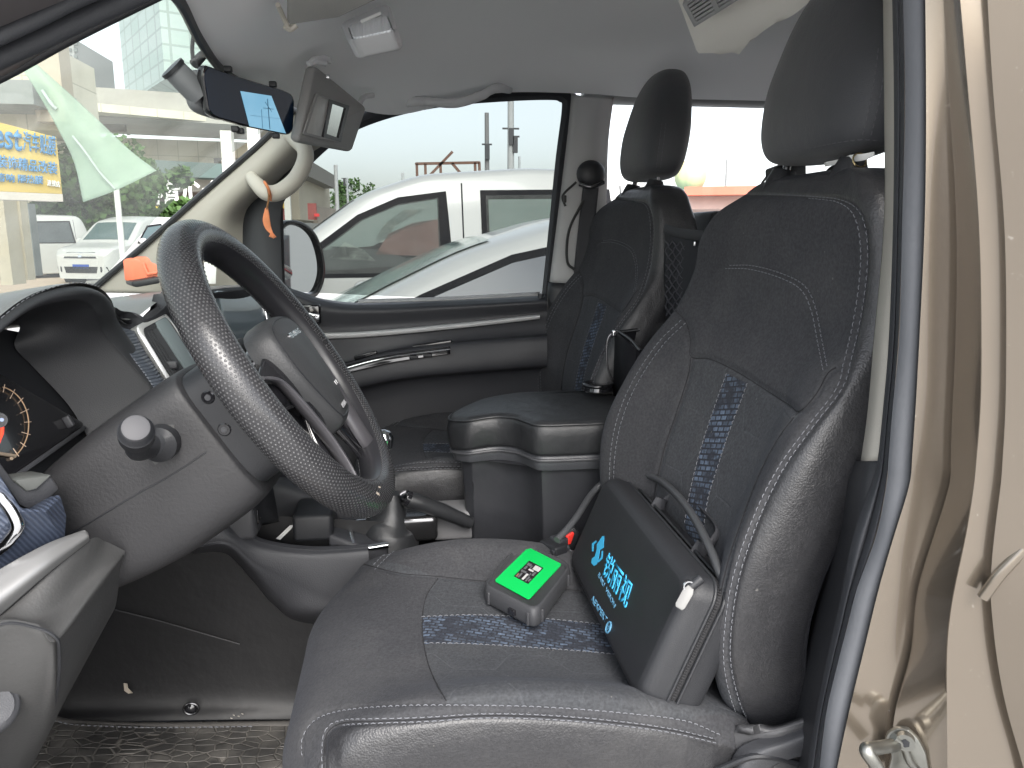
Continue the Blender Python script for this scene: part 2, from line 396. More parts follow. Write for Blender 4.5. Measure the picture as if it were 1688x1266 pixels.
# far A-pillar trim
ap = [[W(150, 482, 1.955), W(240, 484, 1.97), W(330, 486, 2.0), W(412, 486, 2.03)],
      [W(245, 399, 1.955), W(300, 420, 1.955), W(352, 440, 1.975), W(408, 446, 2.03)],
      [W(328, 326, 1.955), W(352, 344, 1.94), W(378, 356, 1.96), W(408, 352, 2.03)],
      [W(398, 266, 1.95), W(412, 285, 1.925), W(432, 303, 1.945), W(452, 312, 2.03)],
      [W(440, 228, 1.945), W(456, 246, 1.92), W(474, 262, 1.94), W(490, 274, 2.02)],
      [W(490, 170, 1.94), W(505, 200, 1.92), W(530, 215, 1.94), W(548, 236, 2.02)]]
patch('pillar_trim', ap, beige, 60, 30, .012, van)
# grab handle bolted on that pillar
gh = E('grab_handle', W(450, 300, 1.9), 'ivory curved grab handle bolted on the beige windscreen pillar', 'grab handle')
hp = [W(414, 292, 1.93), W(424, 304, 1.895), W(440, 318, 1.875), W(462, 316, 1.865), W(487, 296, 1.86), W(502, 268, 1.86), W(502, 246, 1.87), W(488, 232, 1.90), W(478, 222, 1.925)]
tube('handle_bar', hp, [.014, .0165, .0185, .019, .0185, .0185, .018, .017, .016], ivory, gh, 18, 60)
for p in (hp[0], hp[-1]):
    tube('mount', [p+V((0, .03, 0)), p+V((0, .004, 0))], [.022, .017], ivory, gh, 18)
rb = E('ribbon_charm', W(440, 330, 1.86), 'orange fabric charm on a thin cord tied round the ivory pillar handle', 'charm')
ro = simple('orange ribbon', (.72, .25, .11), .7, var=.25, vs=60)
tube('cord', [W(441, 309, 1.845), W(443, 325, 1.845), W(440, 345, 1.85)], .0022, simple('brown thread', (.25, .12, .05), .8), rb, 8, 20)
b = MB(); a = cr([W(441, 309, 1.862), W(436, 300, 1.84), W(443, 312, 1.835), W(447, 330, 1.862)], 16); b.tube(a, .003, 8); b.done('loop', ro, rb)
patch('ribbon', [[W(437, 343, 1.85), W(441, 341, 1.848)], [W(433, 362, 1.85), W(444, 358, 1.848)], [W(437, 376, 1.85), W(447, 374, 1.852)], [W(446, 386, 1.85), W(450, 384, 1.85)]], ro, 18, 6, .0025, rb)
b = MB()
for k in range(6): b.tube([W(447+k*.5, 384, 1.85), W(444+k*2.2, 393-abs(k-3), 1.85)], .0011, 5)
b.done('tassel', ro, rb)

# ------------------------------------------------------------------ passenger door (far side)
pd = E('passenger_door', (.1, 2.03, .5), 'far passenger door with dark trim panel, silver strip and closed window', 'door')
win = [(466, 470), (463, 400), (464, 345), (492, 296), (540, 246), (590, 214), (660, 190), (740, 175), (840, 167), (905, 165), (922, 168), (926, 180), (916, 260), (905, 370), (893, 487)]
def outw(k, dx, dy): return (win[k][0]+dx, win[k][1]+dy)
fo = [(408, 470), (400, 400), (408, 340), (452, 290), (510, 226), (572, 192), (650, 166), (735, 154), (840, 145), (915, 143), (944, 150), (950, 175), (938, 260), (924, 370), (910, 487)]
n = len(win); wi = cr(win, 70); fw = cr(fo, 70)
b = MB()
prof = [(0.0, 2.05), (.0, 2.012), (.35, 2.0), (.75, 2.004), (1.0, 2.02), (1.0, 2.06)]
vs = []
for k in range(70):
    for f, Y in prof:
        q = wi[k]*(1-f)+fw[k]*f; vs.append(W(q[0], q[1], Y))
b.add(vs, gridfaces(70, len(prof))); b.done('window_frame', rubber, pd, 50)
# glass pane
gi = [W(x, y, 2.035) for x, y in cr([(464, 480), (459, 400), (461, 342), (489, 292), (538, 242), (590, 210), (660, 186), (740, 171), (840, 162), (920, 160), (932, 175), (916, 300), (903, 440), (895, 500)], 60)]
bm = bmesh.new(); bm.faces.new([bm.verts.new(p) for p in gi]); bmesh.ops.triangulate(bm, faces=bm.faces); frombm('window_glass', bm, sideglass, pd)
# quarter panel carrying the mirror
patch('mirror_base', [[W(412, 335, 2.035), W(440, 322, 2.03), W(466, 330, 2.035)], [W(418, 400, 2.035), W(440, 400, 2.015), W(468, 400, 2.035)], [W(418, 482, 2.03), W(442, 482, 2.01), W(470, 482, 2.03)]], blk, 20, 14, .01, pd)
# inner trim panel with relief; columns along the door, rows downwards
R0 = [W(405, 462, 2.015), W(480, 476, 2.015), W(530, 492, 2.015), W(600, 499, 2.015), W(750, 494, 2.015), W(902, 486, 2.015)]
R1 = [W(405, 468, 1.985), W(480, 482, 1.985), W(530, 497, 1.985), W(600, 504, 1.985), W(750, 499, 1.985), W(902, 491, 1.985)]
R2 = [W(405, 478, 1.965), W(480, 492, 1.965), W(530, 509, 1.965), W(600, 514, 1.965), W(750, 507, 1.965), W(902, 498, 1.965)]
R3 = [W(405, 530, 1.975), W(480, 538, 1.975), W(530, 541, 1.975), W(600, 538, 1.975), W(750, 528, 1.975), W(902, 515, 1.975)]
R4 = [W(405, 556, 1.965), W(480, 561, 1.965), W(530, 562, 1.965), W(600, 558, 1.965), W(750, 546, 1.965), W(902, 532, 1.965)]
R5 = [W(405, 610, 1.955), W(480, 607, 1.955), W(570, 595, 1.955), W(640, 577, 1.955), W(750, 562, 1.95), W(902, 550, 1.95)]
R6 = [W(405, 618, 1.925), W(480, 614, 1.925), W(570, 602, 1.92), W(640, 584, 1.92), W(750, 570, 1.92), W(902, 558, 1.92)]
R7 = [W(405, 665, 1.915), W(480, 660, 1.915), W(580, 638, 1.91), W(660, 622, 1.91), W(750, 612, 1.91), W(902, 600, 1.915)]
R8 = [W(405, 680, 1.955), W(480, 672, 1.955), W(590, 652, 1.955), W(660, 636, 1.955), W(750, 626, 1.955), W(902, 615, 1.955)]
R9 = [W(405, 760, 1.965), W(480, 740, 1.965), W(600, 720, 1.965), W(660, 715, 1.965), W(750, 700, 1.965), W(902, 690, 1.965)]
R10 = [p+V((0, .01, -.35)) for p in R9]
patch('trim_panel', [R0, R1, R2, R3, R4, R5, R6, R7, R8, R9, R10], simple('door trim plastic', (.033, .034, .039), .5, grain=700), 110, 60, 0, pd, flip=True)
patch('silver_strip', [[W(495, 549, 1.968), W(600, 546, 1.968), W(750, 533, 1.968), W(890, 518, 1.968)], [W(495, 553, 1.952), W(600, 550, 1.952), W(750, 537, 1.952), W(890, 521, 1.952)], [W(495, 560, 1.958), W(600, 556, 1.958), W(750, 542, 1.958), W(890, 526, 1.958)]], simple('satin silver strip', (.70, .70, .70), .45, var=.03), 10, 40, .006, pd)
patch('sill_moulding', [[W(590, 493, 2.004), W(740, 489, 2.004), W(890, 481, 2.004)], [W(590, 498, 1.992), W(740, 494, 1.992), W(890, 486, 1.992)]], trimg, 6, 20, .003, pd)
# gloss spear with chrome lip and switches in the armrest
patch('switch_panel', [[W(560, 599, 1.94), W(640, 582, 1.935), W(742, 567, 1.93)], [W(562, 607, 1.912), W(640, 589, 1.908), W(742, 576, 1.908)], [W(566, 617, 1.905), W(650, 598, 1.902), W(742, 583, 1.902)]], gloss, 12, 30, .004, pd)
tube('chrome_lip', [W(564, 609, 1.903), W(610, 596, 1.901), W(650, 588, 1.90), W(700, 581, 1.90), W(742, 576, 1.90)], .0022, chrome, pd, 8, 30)
for a, c in (((584, 590), (622, 581)), ((680, 573), (745, 563))):
    p, q = W(*a, 1.945), W(*c, 1.94); rbox('switch', (p+q)/2, ((q-p).length, .012, .011), gloss, pd, .003, (q-p).to_track_quat('X', 'Z').to_matrix())
for x, y in ((682, 587), (705, 584)):
    rbox('switch_button', W(x, y+2, 1.899), (.022, .008, .008), blk, pd, .002)
# inner release handle in its pocket
rbox('handle_pocket', W(512, 518, 1.964), (.05, .016, .05), gloss, pd, .006)
rbox('door_handle', W(517, 521, 1.952), (.03, .008, .014), chrome, pd, .003, Matrix.Rotation(R(12), 3, 'Y'))
tube('door_edge', [W(892, 484, 1.99), W(886, 560, 1.985), W(880, 650, 1.985)], .008, rubber, pd, 8, 20)

# door mirror outside
dm = E('door_mirror', W(500, 430, 2.2), 'oval black door mirror outside the passenger window reflecting cars', 'mirror')
mo = [(462, 385), (470, 367), (486, 363), (506, 370), (523, 388), (534, 420), (537, 450), (531, 475), (520, 490), (500, 488), (478, 480), (465, 460)]
mi = [((x-500)*.86+498, (y-428)*.88+428) for x, y in mo]
mn = V((.74, -.67, -.02)).normalized(); mc0 = W(500, 430, 2.22)
mo3 = [WP(x, y, mc0, mn) for x, y in cr(mo, 48, True)]; mi3 = [WP(x, y, mc0, mn) for x, y in cr(mi, 48, True)]
ring('mirror_housing', mo3, mi3, -mn*.05, gloss, dm, .003)
bm = bmesh.new(); bm.faces.new([bm.verts.new(p-mn*.01) for p in mi3]); bmesh.ops.triangulate(bm, faces=bm.faces)
t = NT('mirror silver'); t.fin((.85, .87, .88), .02, Metallic=1.0); mirm = t.m
frombm('mirror_glass', bm, mirm, dm)
cc = sum((p for p in mo3), V())/48
prism('mirror_back', [p-mn*.05 for p in mo3], -mn*.04, gloss, dm, .01)
tube('mirror_arm', [W(452, 440, 2.05), W(470, 450, 2.2)], .02, gloss, dm, 10)

# ------------------------------------------------------------------ far B-pillar and rear side
bp = [[W(938, 150, 2.02), W(950, 156, 1.985), W(985, 160, 1.975), W(1012, 160, 2.0)],
      [W(930, 230, 2.02), W(942, 235, 1.985), W(975, 235, 1.975), W(1003, 235, 2.0)],
      [W(918, 330, 2.02), W(930, 335, 1.985), W(965, 335, 1.975), W(1000, 335, 2.0)],
      [W(903, 464, 2.02), W(912, 466, 1.985), W(950, 468, 1.975), W(995, 468, 2.0)]]
patch('pillar_trim', bp, trimg, 40, 20, .01, van)
bl = [[W(900, 464, 2.012), W(912, 466, 1.975), W(950, 468, 1.965), W(1000, 468, 1.99)], [W(888, 600, 2.012), W(900, 600, 1.975), W(940, 600, 1.965), W(990, 600, 1.99)], [W(882, 800, 2.012), W(890, 800, 1.975), W(930, 800, 1.965), W(980, 800, 1.99)]]
patch('pillar_base', bl, blk, 20, 14, .01, van)
paint0 = simple('champagne inner paint', (.33, .28, .22), .3, Metallic=.5)
darktrim = simple('rear trim', (.09, .09, .095), .6)
# rear side walls: below the windows, with window posts
for Yw, tag_ in ((2.02, 0), (.64, 1)):
    s = 1 if tag_ == 0 else -1
    rbox('side_trim', (1.75 if s > 0 else 1.85, Yw+.03*s, .86), (2.5 if s > 0 else 2.3, .06, .86), darktrim, van, .01)
    for xx in (1.48, 2.25): rbox('window_post', (xx, Yw+.03*s, 1.5), (.09, .05, .52), trimg, van, .01)
    rbox('roof_rail', (1.72, Yw+.03*s, 1.765), (2.5, .07, .07), trimg, van, .02)
    b = MB(); b.add([(.5, Yw+.04*s, 1.27), (2.95, Yw+.04*s, 1.27), (2.95, Yw+.04*s, 1.75), (.5, Yw+.04*s, 1.75)], [(0, 1, 2, 3)]); b.done('rear_window', rearglass, van)
rbox('tailgate_panel', (2.98, 1.33, .85), (.06, 1.4, .9), darktrim, van, .01)
rbox('tailgate_header', (2.98, 1.33, 1.74), (.06, 1.4, .12), trimg, van, .01)
b = MB(); b.add([(2.97, .66, 1.28), (2.97, 2.0, 1.28), (2.97, 2.0, 1.70), (2.97, .66, 1.70)], [(0, 1, 2, 3)]); b.done('tailgate_window', rearglass, van)
# floor, front bulkhead
rbox('cabin_floor', (1.05, 1.33, .40), (4.0, 1.36, .04), carpet, van, .004)
rbox('bulkhead', (-.97, 1.33, .82), (.05, 1.36, .82), carpet, van, .01)
rbox('lower_body', (.9, 2.09, .45), (4.2, .06, .5), paint0, van, .02)
# rear bench glimpsed between the seats
rbench = E('rear_bench', (1.4, 1.4, .45), 'dark cloth rear bench seat, mostly hidden behind the front seats', 'seat')
rbox('bench_cushion', (1.35, 1.4, .68), (.5, 1.15, .2), leather, rbench, .05)
rbox('bench_backrest', (1.66, 1.4, .98), (.14, 1.15, .6), leather, rbench, .05, Matrix.Rotation(R(14), 3, 'Y'))

# seat belt on the far pillar
sb = E('passenger_seat_belt', W(975, 290, 1.96), 'black seat belt hanging from its anchor on the far door pillar', 'seat belt')
bm = bmesh.new(); bmesh.ops.create_uvsphere(bm, u_segments=24, v_segments=14, radius=1)
for v in bm.verts: v.co = V((v.co.x*.037, v.co.y*.02, v.co.z*.034))
bm.transform(Matrix.Translation(W(974, 287, 1.955))); frombm('anchor_cover', bm, blk, sb)
tube('anchor_plate', [W(955, 303, 1.945), W(975, 308, 1.935), W(995, 300, 1.94)], .006, steelw, sb, 10, 12)
webm = simple('belt webbing', (.03, .031, .036), .7, bs=900, bd=.0006)
patch('webbing', [[W(962, 300, 1.945), W(988, 300, 1.945)], [W(955, 360, 1.95), W(982, 360, 1.945)], [W(948, 425, 1.955), W(976, 430, 1.945)], [W(940, 520, 1.955), W(970, 520, 1.945)]], webm, 30, 8, .002, sb)
tube('pull_cord', [W(950, 300, 1.93), W(928, 322, 1.94), W(932, 340, 1.94)], .003, cord, sb, 8, 20)
tube('loose_cord', [W(962, 330, 1.94), W(938, 380, 1.95), W(935, 430, 1.95), W(948, 445, 1.94)], .0035, cord, sb, 8, 30)
rbox('belt_stop', W(931, 328, 1.935), (.008, .008, .018), cord, sb, .002)

# ceiling grab handle over the passenger window
cg = E('ceiling_handle', W(750, 160, 1.93), 'grey ceiling grab handle folded up above the passenger window', 'grab handle')
chm = simple('headliner plastic', (.60, .60, .61), .6, var=.04)
tube('handle_bar', [W(700, 167, 1.925), W(750, 170, 1.905), W(792, 158, 1.905), W(806, 150, 1.925)], [.009, .010, .010, .009], chm, cg, 14, 40, sq=(1.1, .8))
tube('mount', [W(670, 171, 1.965), W(684, 167, 1.93), W(702, 168, 1.925)], [.009, .011, .010], chm, cg, 14, 20)
tube('mount', [W(804, 151, 1.925), W(820, 145, 1.93), W(840, 148, 1.965)], [.010, .011, .009], chm, cg, 14, 20)

# dome light
dl = E('dome_light', W(612, 40, 1.35), 'small rectangular dome light with clear ribbed lens, switched off in the grey headliner', 'ceiling light')
q = [W(562, 44, 1.355), W(642, 9, 1.355), W(658, 58, 1.30), W(578, 75, 1.30)]
nq = (q[1]-q[0]).cross(q[3]-q[0]).normalized(); nq = nq if nq.dot(CAM-q[0]) > 0 else -nq
def rq(c, m, r=.15, k=6):
    """rounded quad outline inside corners c, margins m"""
    out = []; cs = [(m, m), (1-m, m), (1-m, 1-m), (m, 1-m)]
    for i, (u, v) in enumerate(cs):
        cu, cv = u+(r if u < .5 else -r), v+(r if v < .5 else -r); a0 = [math.pi, 1.5*math.pi, 0, .5*math.pi][i]
        for j in range(k+1):
            a = a0+j/k*math.pi/2; uu, vv = cu+r*math.cos(a), cv+r*math.sin(a)
            out.append(c[0]*(1-uu)*(1-vv)+c[1]*uu*(1-vv)+c[2]*uu*vv+c[3]*(1-uu)*vv)
    return out
lq = [WP(*a_, q[0]+nq*.006, nq) for a_ in ((575, 47), (640, 28), (650, 55), (583, 69))]
ring('lamp_frame', [p+nq*.006 for p in rq(q, 0)], [p+nq*.004 for p in rq(lq, 0, .15)], -nq*.03, chm, dl, .003)
lens = NT('dome lens'); lens.fin((.9, .92, .95), .25, lens.bump(lens.new('TexWave').outputs[0], .001, .6), Metallic=.2, Coat_Weight=.5)
wv = [x for x in lens.n if x.bl_idname == 'ShaderNodeTexWave'][0]; wv.inputs['Scale'].default_value = 60; lens.lk(lens.obj(), wv.inputs['Vector'])
prism('lamp_lens', [p-nq*.004 for p in rq(lq, .02, .12)], nq*.010, lens.m, dl, .002)
rbox('lamp_switch', lq[0]*.4+lq[1]*.6+nq*.006, (.035, .010, .005), whitep, dl, .001, (q[1]-q[0]).to_track_quat('X', 'Z').to_matrix())

# sun visors
visg = simple('visor vinyl', (.28, .275, .27), .6, var=.05, grain=900)
vs_ = E('sun_visor', W(540, 170, 1.6), 'grey sun visor folded down beside the rear-view mirror, vanity mirror open', 'sun visor', 'front sun visors')
v4 = [W(512, 106, 1.46), W(598, 176, 1.80), W(573, 250, 1.76), W(484, 234, 1.42)]
vn2 = (v4[1]-v4[0]).cross(v4[3]-v4[0]).normalized(); vn2 = vn2 if vn2.dot(CAM-v4[0]) > 0 else -vn2
prism('visor_board', [p-vn2*.009 for p in rq(v4, 0, .07)], vn2*.018, visg, vs_, .006, 3)
def vq(a, b, c, d): return [WP(*t_, v4[0]+vn2*.0095, vn2) for t_ in (a, b, c, d)]
mq = vq((519, 153), (574, 172), (559, 236), (497, 222))
ring('vanity_frame', rq(mq, 0, .05), rq(mq, .06, .05), vn2*.003, visg, vs_, .001)
cq = vq((521, 155), (543, 163), (527, 229), (499, 222)); prism('mirror_cover', cq, vn2*.0022, simple('worn label', (.42, .41, .40), .4, var=.35, vs=40), vs_, .0008)
gq = vq((540, 163), (573, 174), (559, 234), (530, 226)); ring('mirror_surround', gq, vq((545, 170), (567, 178), (555, 227), (535, 220)), vn2*.004, blk2, vs_)
prism('vanity_mirror', vq((544, 169), (568, 177), (556, 228), (534, 221)), vn2*.0015, mirm, vs_)
tube('hinge_arm', [W(512, 104, 1.47), W(520, 101, 1.475), W(536, 104, 1.49)], .006, chm, vs_, 8, 12)
tube('hinge_mount', [W(508, 106, 1.47), W(522, 97, 1.48), W(540, 97, 1.50), W(541, 104, 1.50)], .0055, chm, vs_, 8, 20)
tube('hinge_arm', [W(592, 172, 1.79), W(600, 160, 1.82), W(615, 157, 1.84)], .006, chm, vs_, 8, 12)
rbox('latch_screw', W(531, 125, 1.49)+vn2*.01, (.008, .008, .008), chrome, vs_, .002)
nv = E('sun_visor', W(550, 10, 1.1), 'grey sun visor folded flat up against the headliner above the driver', 'sun visor', 'front sun visors')
n4 = [W(474, -60, 1.03), W(474, 44, 1.16), W(560, 30, 1.14), W(648, -8, 1.06), W(690, -60, 1.0)]
prism('visor_board', n4, (0, 0, .016), simple('visor cloth', (.33, .325, .31), .9, grain=900), nv, .006, 3)
tube('hinge_arm', [W(458, 8, 1.12), W(468, 30, 1.15), W(476, 48, 1.165)], .0035, ivory, nv, 8, 14)
tube('hinge_mount', [W(470, 42, 1.16), W(478, 47, 1.165), W(488, 40, 1.165)], .005, ivory, nv, 8, 14)

# ------------------------------------------------------------------ rear-view mirror with screen
rm = E('rear_view_mirror', W(405, 150, 1.36), 'black dash-cam rear-view mirror with a lit blue screen', 'mirror')
mc = [(341, 107), (400, 128), (470, 149), (483, 155), (487, 165), (485, 216), (478, 223), (466, 221), (400, 207), (352, 193), (343, 184), (334, 128), (335, 112)]
mp0, mpn = W(405, 160, 1.36), V((.78, -.60, -.12)).normalized()
mp = [WP(x, y, mp0, mpn) for x, y in lin(mc, 60, True)]
bm_ = prism('mirror_body', [p-mpn*.016 for p in mp], mpn*.016, gloss, rm, .005, 3)
mg = NT('dark mirror glass'); mg.fin((.006, .014, .032), .06, Specular_IOR_Level=.25); mgm = mg.m
prism('mirror_glass', [WP(x, y, mp0+mpn*.0004, mpn) for x, y in [((x-410)*.96+410, (y-166)*.93+166) for x, y in lin(mc, 40, True)]], mpn*.001, mgm, rm)
scr = NT('mirror screen'); g = scr.new('TexGradient'); sc_ = scr.mix(scr.ramp(scr.noise(14, 2), .3, .7), (.16, .40, .58), (.24, .50, .68)); scr.fin((0.02, .05, .08), .1); scr.lk(sc_, scr.p.inputs['Emission Color']); scr.p.inputs['Emission Strength'].default_value = .26
prism('mirror_screen', [WP(x, y, mp0+mpn*.0018, mpn) for x, y in ((396, 150), (447, 158), (471, 220), (411, 208))], mpn*.0006, scr.m, rm)
b = MB(); q_ = lambda x, y: WP(x, y, mp0+mpn*.0028, mpn)
for a, c, ww in (((441, 163), (445, 213), .0013), ((434, 178), (451, 180), .0008), ((437, 168), (448, 184), .0006), ((431, 180), (433, 212), .0006), ((413, 190), (462, 196), .0004)): b.bar(q_(*a), q_(*c), ww, .0003, mpn)
b.done('screen_picture', simple('screen dark picture', (.03, .10, .2), .5), rm)
gm = simple('mirror back plastic', (.16, .165, .175), .45)
bk = [WP(x, y, mp0-mpn*.016, mpn) for x, y in cr([(334, 115), (322, 122), (315, 140), (318, 165), (326, 182), (345, 192), (380, 197), (390, 160), (370, 125)], 40, True)]
prism('mirror_shell', bk, -mpn*.022, gm, rm, .009, 4)
cyl = [W(286, 114, 1.30), W(330, 158, 1.32)]
tube('camera_barrel', cyl, [.0185, .02], gm, rm, 28); 
ax = (cyl[0]-cyl[1]).normalized(); tube('camera_bezel', [cyl[0]-ax*.002, cyl[0]+ax*.004], [.0205, .0205], blk, rm, 28)
tube('mount_arm', [W(320, 106, 1.33), W(338, 88, 1.345), W(366, 72, 1.37), W(382, 62, 1.38)], [.008, .007, .008, .012], blk2, rm, 12, 24)
tube('mount_arm', [W(362, 82, 1.375), W(378, 74, 1.38)], [.004, .007], blk2, rm, 12)
tube('mirror_cable', [W(318, 98, 1.33), W(317, 75, 1.32), W(322, 50, 1.31), W(336, 40, 1.31), W(352, 52, 1.33)], .003, cord, rm, 8, 40)
for x, y in ((376, 114), (450, 139), (388, 213), (396, 216), (455, 224)): rbox('clamp_tab', WP(x, y, mp0+mpn*.0, mpn), (.012, .012, .009), blk, rm, .002)
# ================================================================== NEAR SIDE: door opening, painted jamb, rear door
pt = NT('champagne metallic paint'); nn = pt.noise(1800, 2); n2 = pt.noise(5, 5); sp = pt.ramp(pt.noise(130, 2, rough=.8), .70, .76)
pc = pt.mix(n2, (.20, .168, .132), (.235, .198, .158)); pc = pt.mix(pt.math('MULTIPLY', sp, .35), pc, (.62, .58, .52))
pt.fin(pc, .22, None, Metallic=.75, Coat_Weight=.9, Coat_Roughness=.06); paint = pt.m
ys_ = [-225, -40, 0, 173, 366, 558, 675, 760, 800, 883, 969, 1030, 1089, 1175, 1266, 1330]
def line(pts): P = np.array(pts, float); return [float(np.interp(y, P[:, 1], P[:, 0])) for y in ys_]
LA = line([(1464, -40), (1466, 173), (1466, 366), (1455, 500), (1440, 650), (1430, 745), (1412, 800), (1404, 866), (1374, 1003), (1342, 1140), (1323, 1266), (1315, 1330)])
LB = line([(1470, -40), (1474, 200), (1472, 366), (1465, 558), (1458, 650), (1447, 757), (1432, 812), (1410, 866), (1382, 1003), (1351, 1140), (1331, 1266), (1322, 1330)])
LC = line([(1488, -40), (1492, 173), (1487, 366), (1482, 558), (1471, 675), (1461, 800), (1444, 883), (1413, 969), (1382, 1089), (1362, 1175), (1351, 1266), (1345, 1330)])
LD = line([(1525, -40), (1527, 180), (1525, 366), (1518, 500), (1512, 640), (1500, 800), (1490, 832), (1468, 900), (1447, 976), (1420, 1089), (1399, 1175), (1380, 1266), (1368, 1330)])
LE = line([(1553, -40), (1565, 173), (1578, 366), (1579, 500), (1571, 640), (1566, 800), (1554, 850), (1530, 905), (1513, 960), (1509, 1003), (1500, 1089), (1473, 1165), (1470, 1266), (1470, 1330)])
LF = line([(1580, -40), (1598, 173), (1615, 366), (1617, 500), (1620, 640), (1606, 800), (1598, 860), (1585, 920), (1566, 1003), (1560, 1100), (1562, 1266), (1562, 1330)])
LG = line([(1626, -40), (1638, 173), (1657, 366), (1658, 500), (1660, 640), (1650, 800), (1643, 860), (1630, 930), (1634, 1003), (1645, 1100), (1660, 1175), (1688, 1266), (1700, 1330)])
def col3(L, Y): return [W(x, y, Y) for x, y in zip(L, ys_)]
jamb = []
cols = [(LC, .672), (LD, .655), (LD, .640), (LE, .632), (LE, .625), (LF, .585), (LF, .578), (LG, .570), (LG, .562)]
cols3 = [col3(L, Y) for L, Y in cols]
last = [p+V((.055, -.052, 0)) for p in cols3[-1]]; out1 = [p+V((.06, -.06, 0)) for p in cols3[-1]]; out2 = [p+V((1.0, -.08, 0)) for p in cols3[-1]]
cols3 += [last, out1, out2]
nrw = 110; A = np.array([cr(c, nrw) for c in cols3])
for _ in range(14): A[:, 1:-1] = .25*A[:, :-2]+.5*A[:, 1:-1]+.25*A[:, 2:]           # [col][row]
# round each fold: interpolate across with small fillets
colsD = []
for i in range(len(A)-1):
    f = [0, .04, .12, .5, .88, .96] if i not in () else [0, .5]
    for t_ in f: colsD.append(A[i]*(1-t_)+A[i+1]*t_)
colsD.append(A[-1]); D = np.array(colsD)
# smooth folds slightly
for _ in range(0): D[1:-1] = .25*D[:-2]+.5*D[1:-1]+.25*D[2:]
mesh('door_jamb', D.transpose(1, 0, 2).reshape(-1, 3), gridfaces(nrw, D.shape[0]), paint, van, 60)
# pressed rings and a spot weld seam on the jamb
def pressed(pix, Y, r=.0022):
    P = [W(x, y, Y) for x, y in pix]; return tube('pressing', P, r, paint, van, 8, 40, True)
pressed([(1430, 1072), (1462, 1069), (1472, 1085), (1466, 1110), (1445, 1116), (1424, 1114)], .648, .0018)
tube('pressing', [W(1428, 1130, .645), W(1440, 1140, .644), W(1450, 1160, .642)], .002, paint, van, 8, 20)
tube('pressing', [W(1422, 1166, .645), W(1440, 1172, .64), W(1466, 1169, .635)], .0025, rubber, van, 8, 20)
# rear door edge crease running down right
tube('door_crease', [W(1688, 905, .55), W(1650, 945, .556), W(1620, 985, .562)], .005, paint, van, 10, 20)
# rubber weather strips
b = []
def strip(name, L0, L1, Y0, Y1, mat, bulge, ncol=9, depth=0):
    a, c = np.array(cr(col3(L0, Y0), nrw)), np.array(cr(col3(L1, Y1), nrw)); rows_ = []
    for k in range(ncol):
        t_ = k/(ncol-1); q = a*(1-t_)+c*t_; q[:, 1] -= bulge*math.sin(math.pi*t_)**.7; q[:, 0] -= bulge*.6*math.sin(math.pi*t_)**.7; rows_.append(q)
    rows_ = np.array(rows_); return mesh(name, rows_.transpose(1, 0, 2).reshape(-1, 3), gridfaces(nrw, ncol), mat, van, 50)
mid = [(a*.4+c*.6) for a, c in zip(LB, LC)]
strip('weather_strip', LB, mid, .705, .69, rubber, .008); strip('weather_strip', mid, LC, .688, .675, rubber, .006)
strip('weather_strip', LC, LD, .668, .652, seal, .006, 13)
LA2 = [a-6 for a in LA]
pil = [[W(a-9, y, .80), W(a+2, y, .735), W(b_+6, y, .71)] for a, b_, y in list(zip(LA, LB, ys_))[:8]]
patch('pillar_trim', pil, beige, 60, 12, .006, van)
pil = [[W(a-30, y, .83), W(a+2, y, .735), W(b_+6, y, .71)] for a, b_, y in list(zip(LA, LB, ys_))[7:]]
patch('pillar_base', pil, blk, 50, 12, .006, van)
rbox('pillar_core', (.66, .70, 1.1), (.22, .05, 1.3), trimg, van, .01)
# striker
st = E('door_striker', W(1485, 1235, .60), 'shiny zinc door latch striker bolted on the champagne painted jamb', 'latch striker')
spq = [(1458, 1215), (1464, 1201), (1480, 1194), (1498, 1197), (1514, 1212), (1526, 1235), (1532, 1270), (1530, 1300), (1470, 1300), (1462, 1270), (1470, 1240)]
prism('striker_plate', [W(x, y, .612+(x-1490)*-.0003) for x, y in lin(spq, 50, True)], (-.004, -.006, 0), zinc, st, .002)
tube('striker_loop', [W(1475, 1228, .60), W(1445, 1233, .585), W(1428, 1236, .575), W(1440, 1256, .572), W(1456, 1280, .575), W(1475, 1290, .6)], .0062, zinc, st, 14, 50)
tube('striker_rib', [W(1472, 1215, .60), W(1490, 1232, .60), W(1500, 1255, .60), W(1524, 1280, .60)], .004, zinc, st, 10, 30)
for x, y in ((1492, 1218), (1505, 1285)):
    p = W(x, y, .602); tube('striker_screw', [p, p+V((-.004, -.006, 0))], [.0085, .0085], zinc, st, 20)
    tube('screw_recess', [p+V((-.0041, -.0061, 0)), p+V((-.0045, -.0066, 0))], [.0042, .0042], blk, st, 6)

# near upper door opening seen top left: roof rail, rubber seal and door frame
rail = [(W(-160, 165, .74), W(-160, 215, .74)), (W(0, 85, .74), W(0, 118, .76)), (W(120, 40, .74), W(120, 66, .76)), (W(232, -5, .74), W(236, 8, .76)), (W(330, -60, .74), W(330, -40, .76))]
patch('door_opening_trim', [[V((-.80, .59, 1.18)), V((-.79, .62, 1.19)), V((-.76, .68, 1.21))], [W(-200, 20, .60), W(-200, 130, .66), W(-200, 215, .74)], [W(-80, -6, .60), W(-80, 84, .66), W(-80, 150, .74)], [W(0, -25, .60), W(0, 50, .66), W(0, 128, .74)], [W(110, -50, .60), W(110, 4, .66), W(110, 64, .74)], [W(236, -90, .60), W(236, -46, .66), W(236, 2, .74)], [W(420, -160, .60), W(420, -120, .66), W(420, -80, .74)]], simple('brown grey jamb trim', (.085, .078, .08), .5, var=.1), 60, 16, .01, van)
tube('weather_strip', [W(-120, 150, .69), W(0, 93, .69), W(60, 66, .69), W(120, 37, .69), W(190, 5, .69), W(300, -45, .69)], .009, rubber, van, 12, 60)
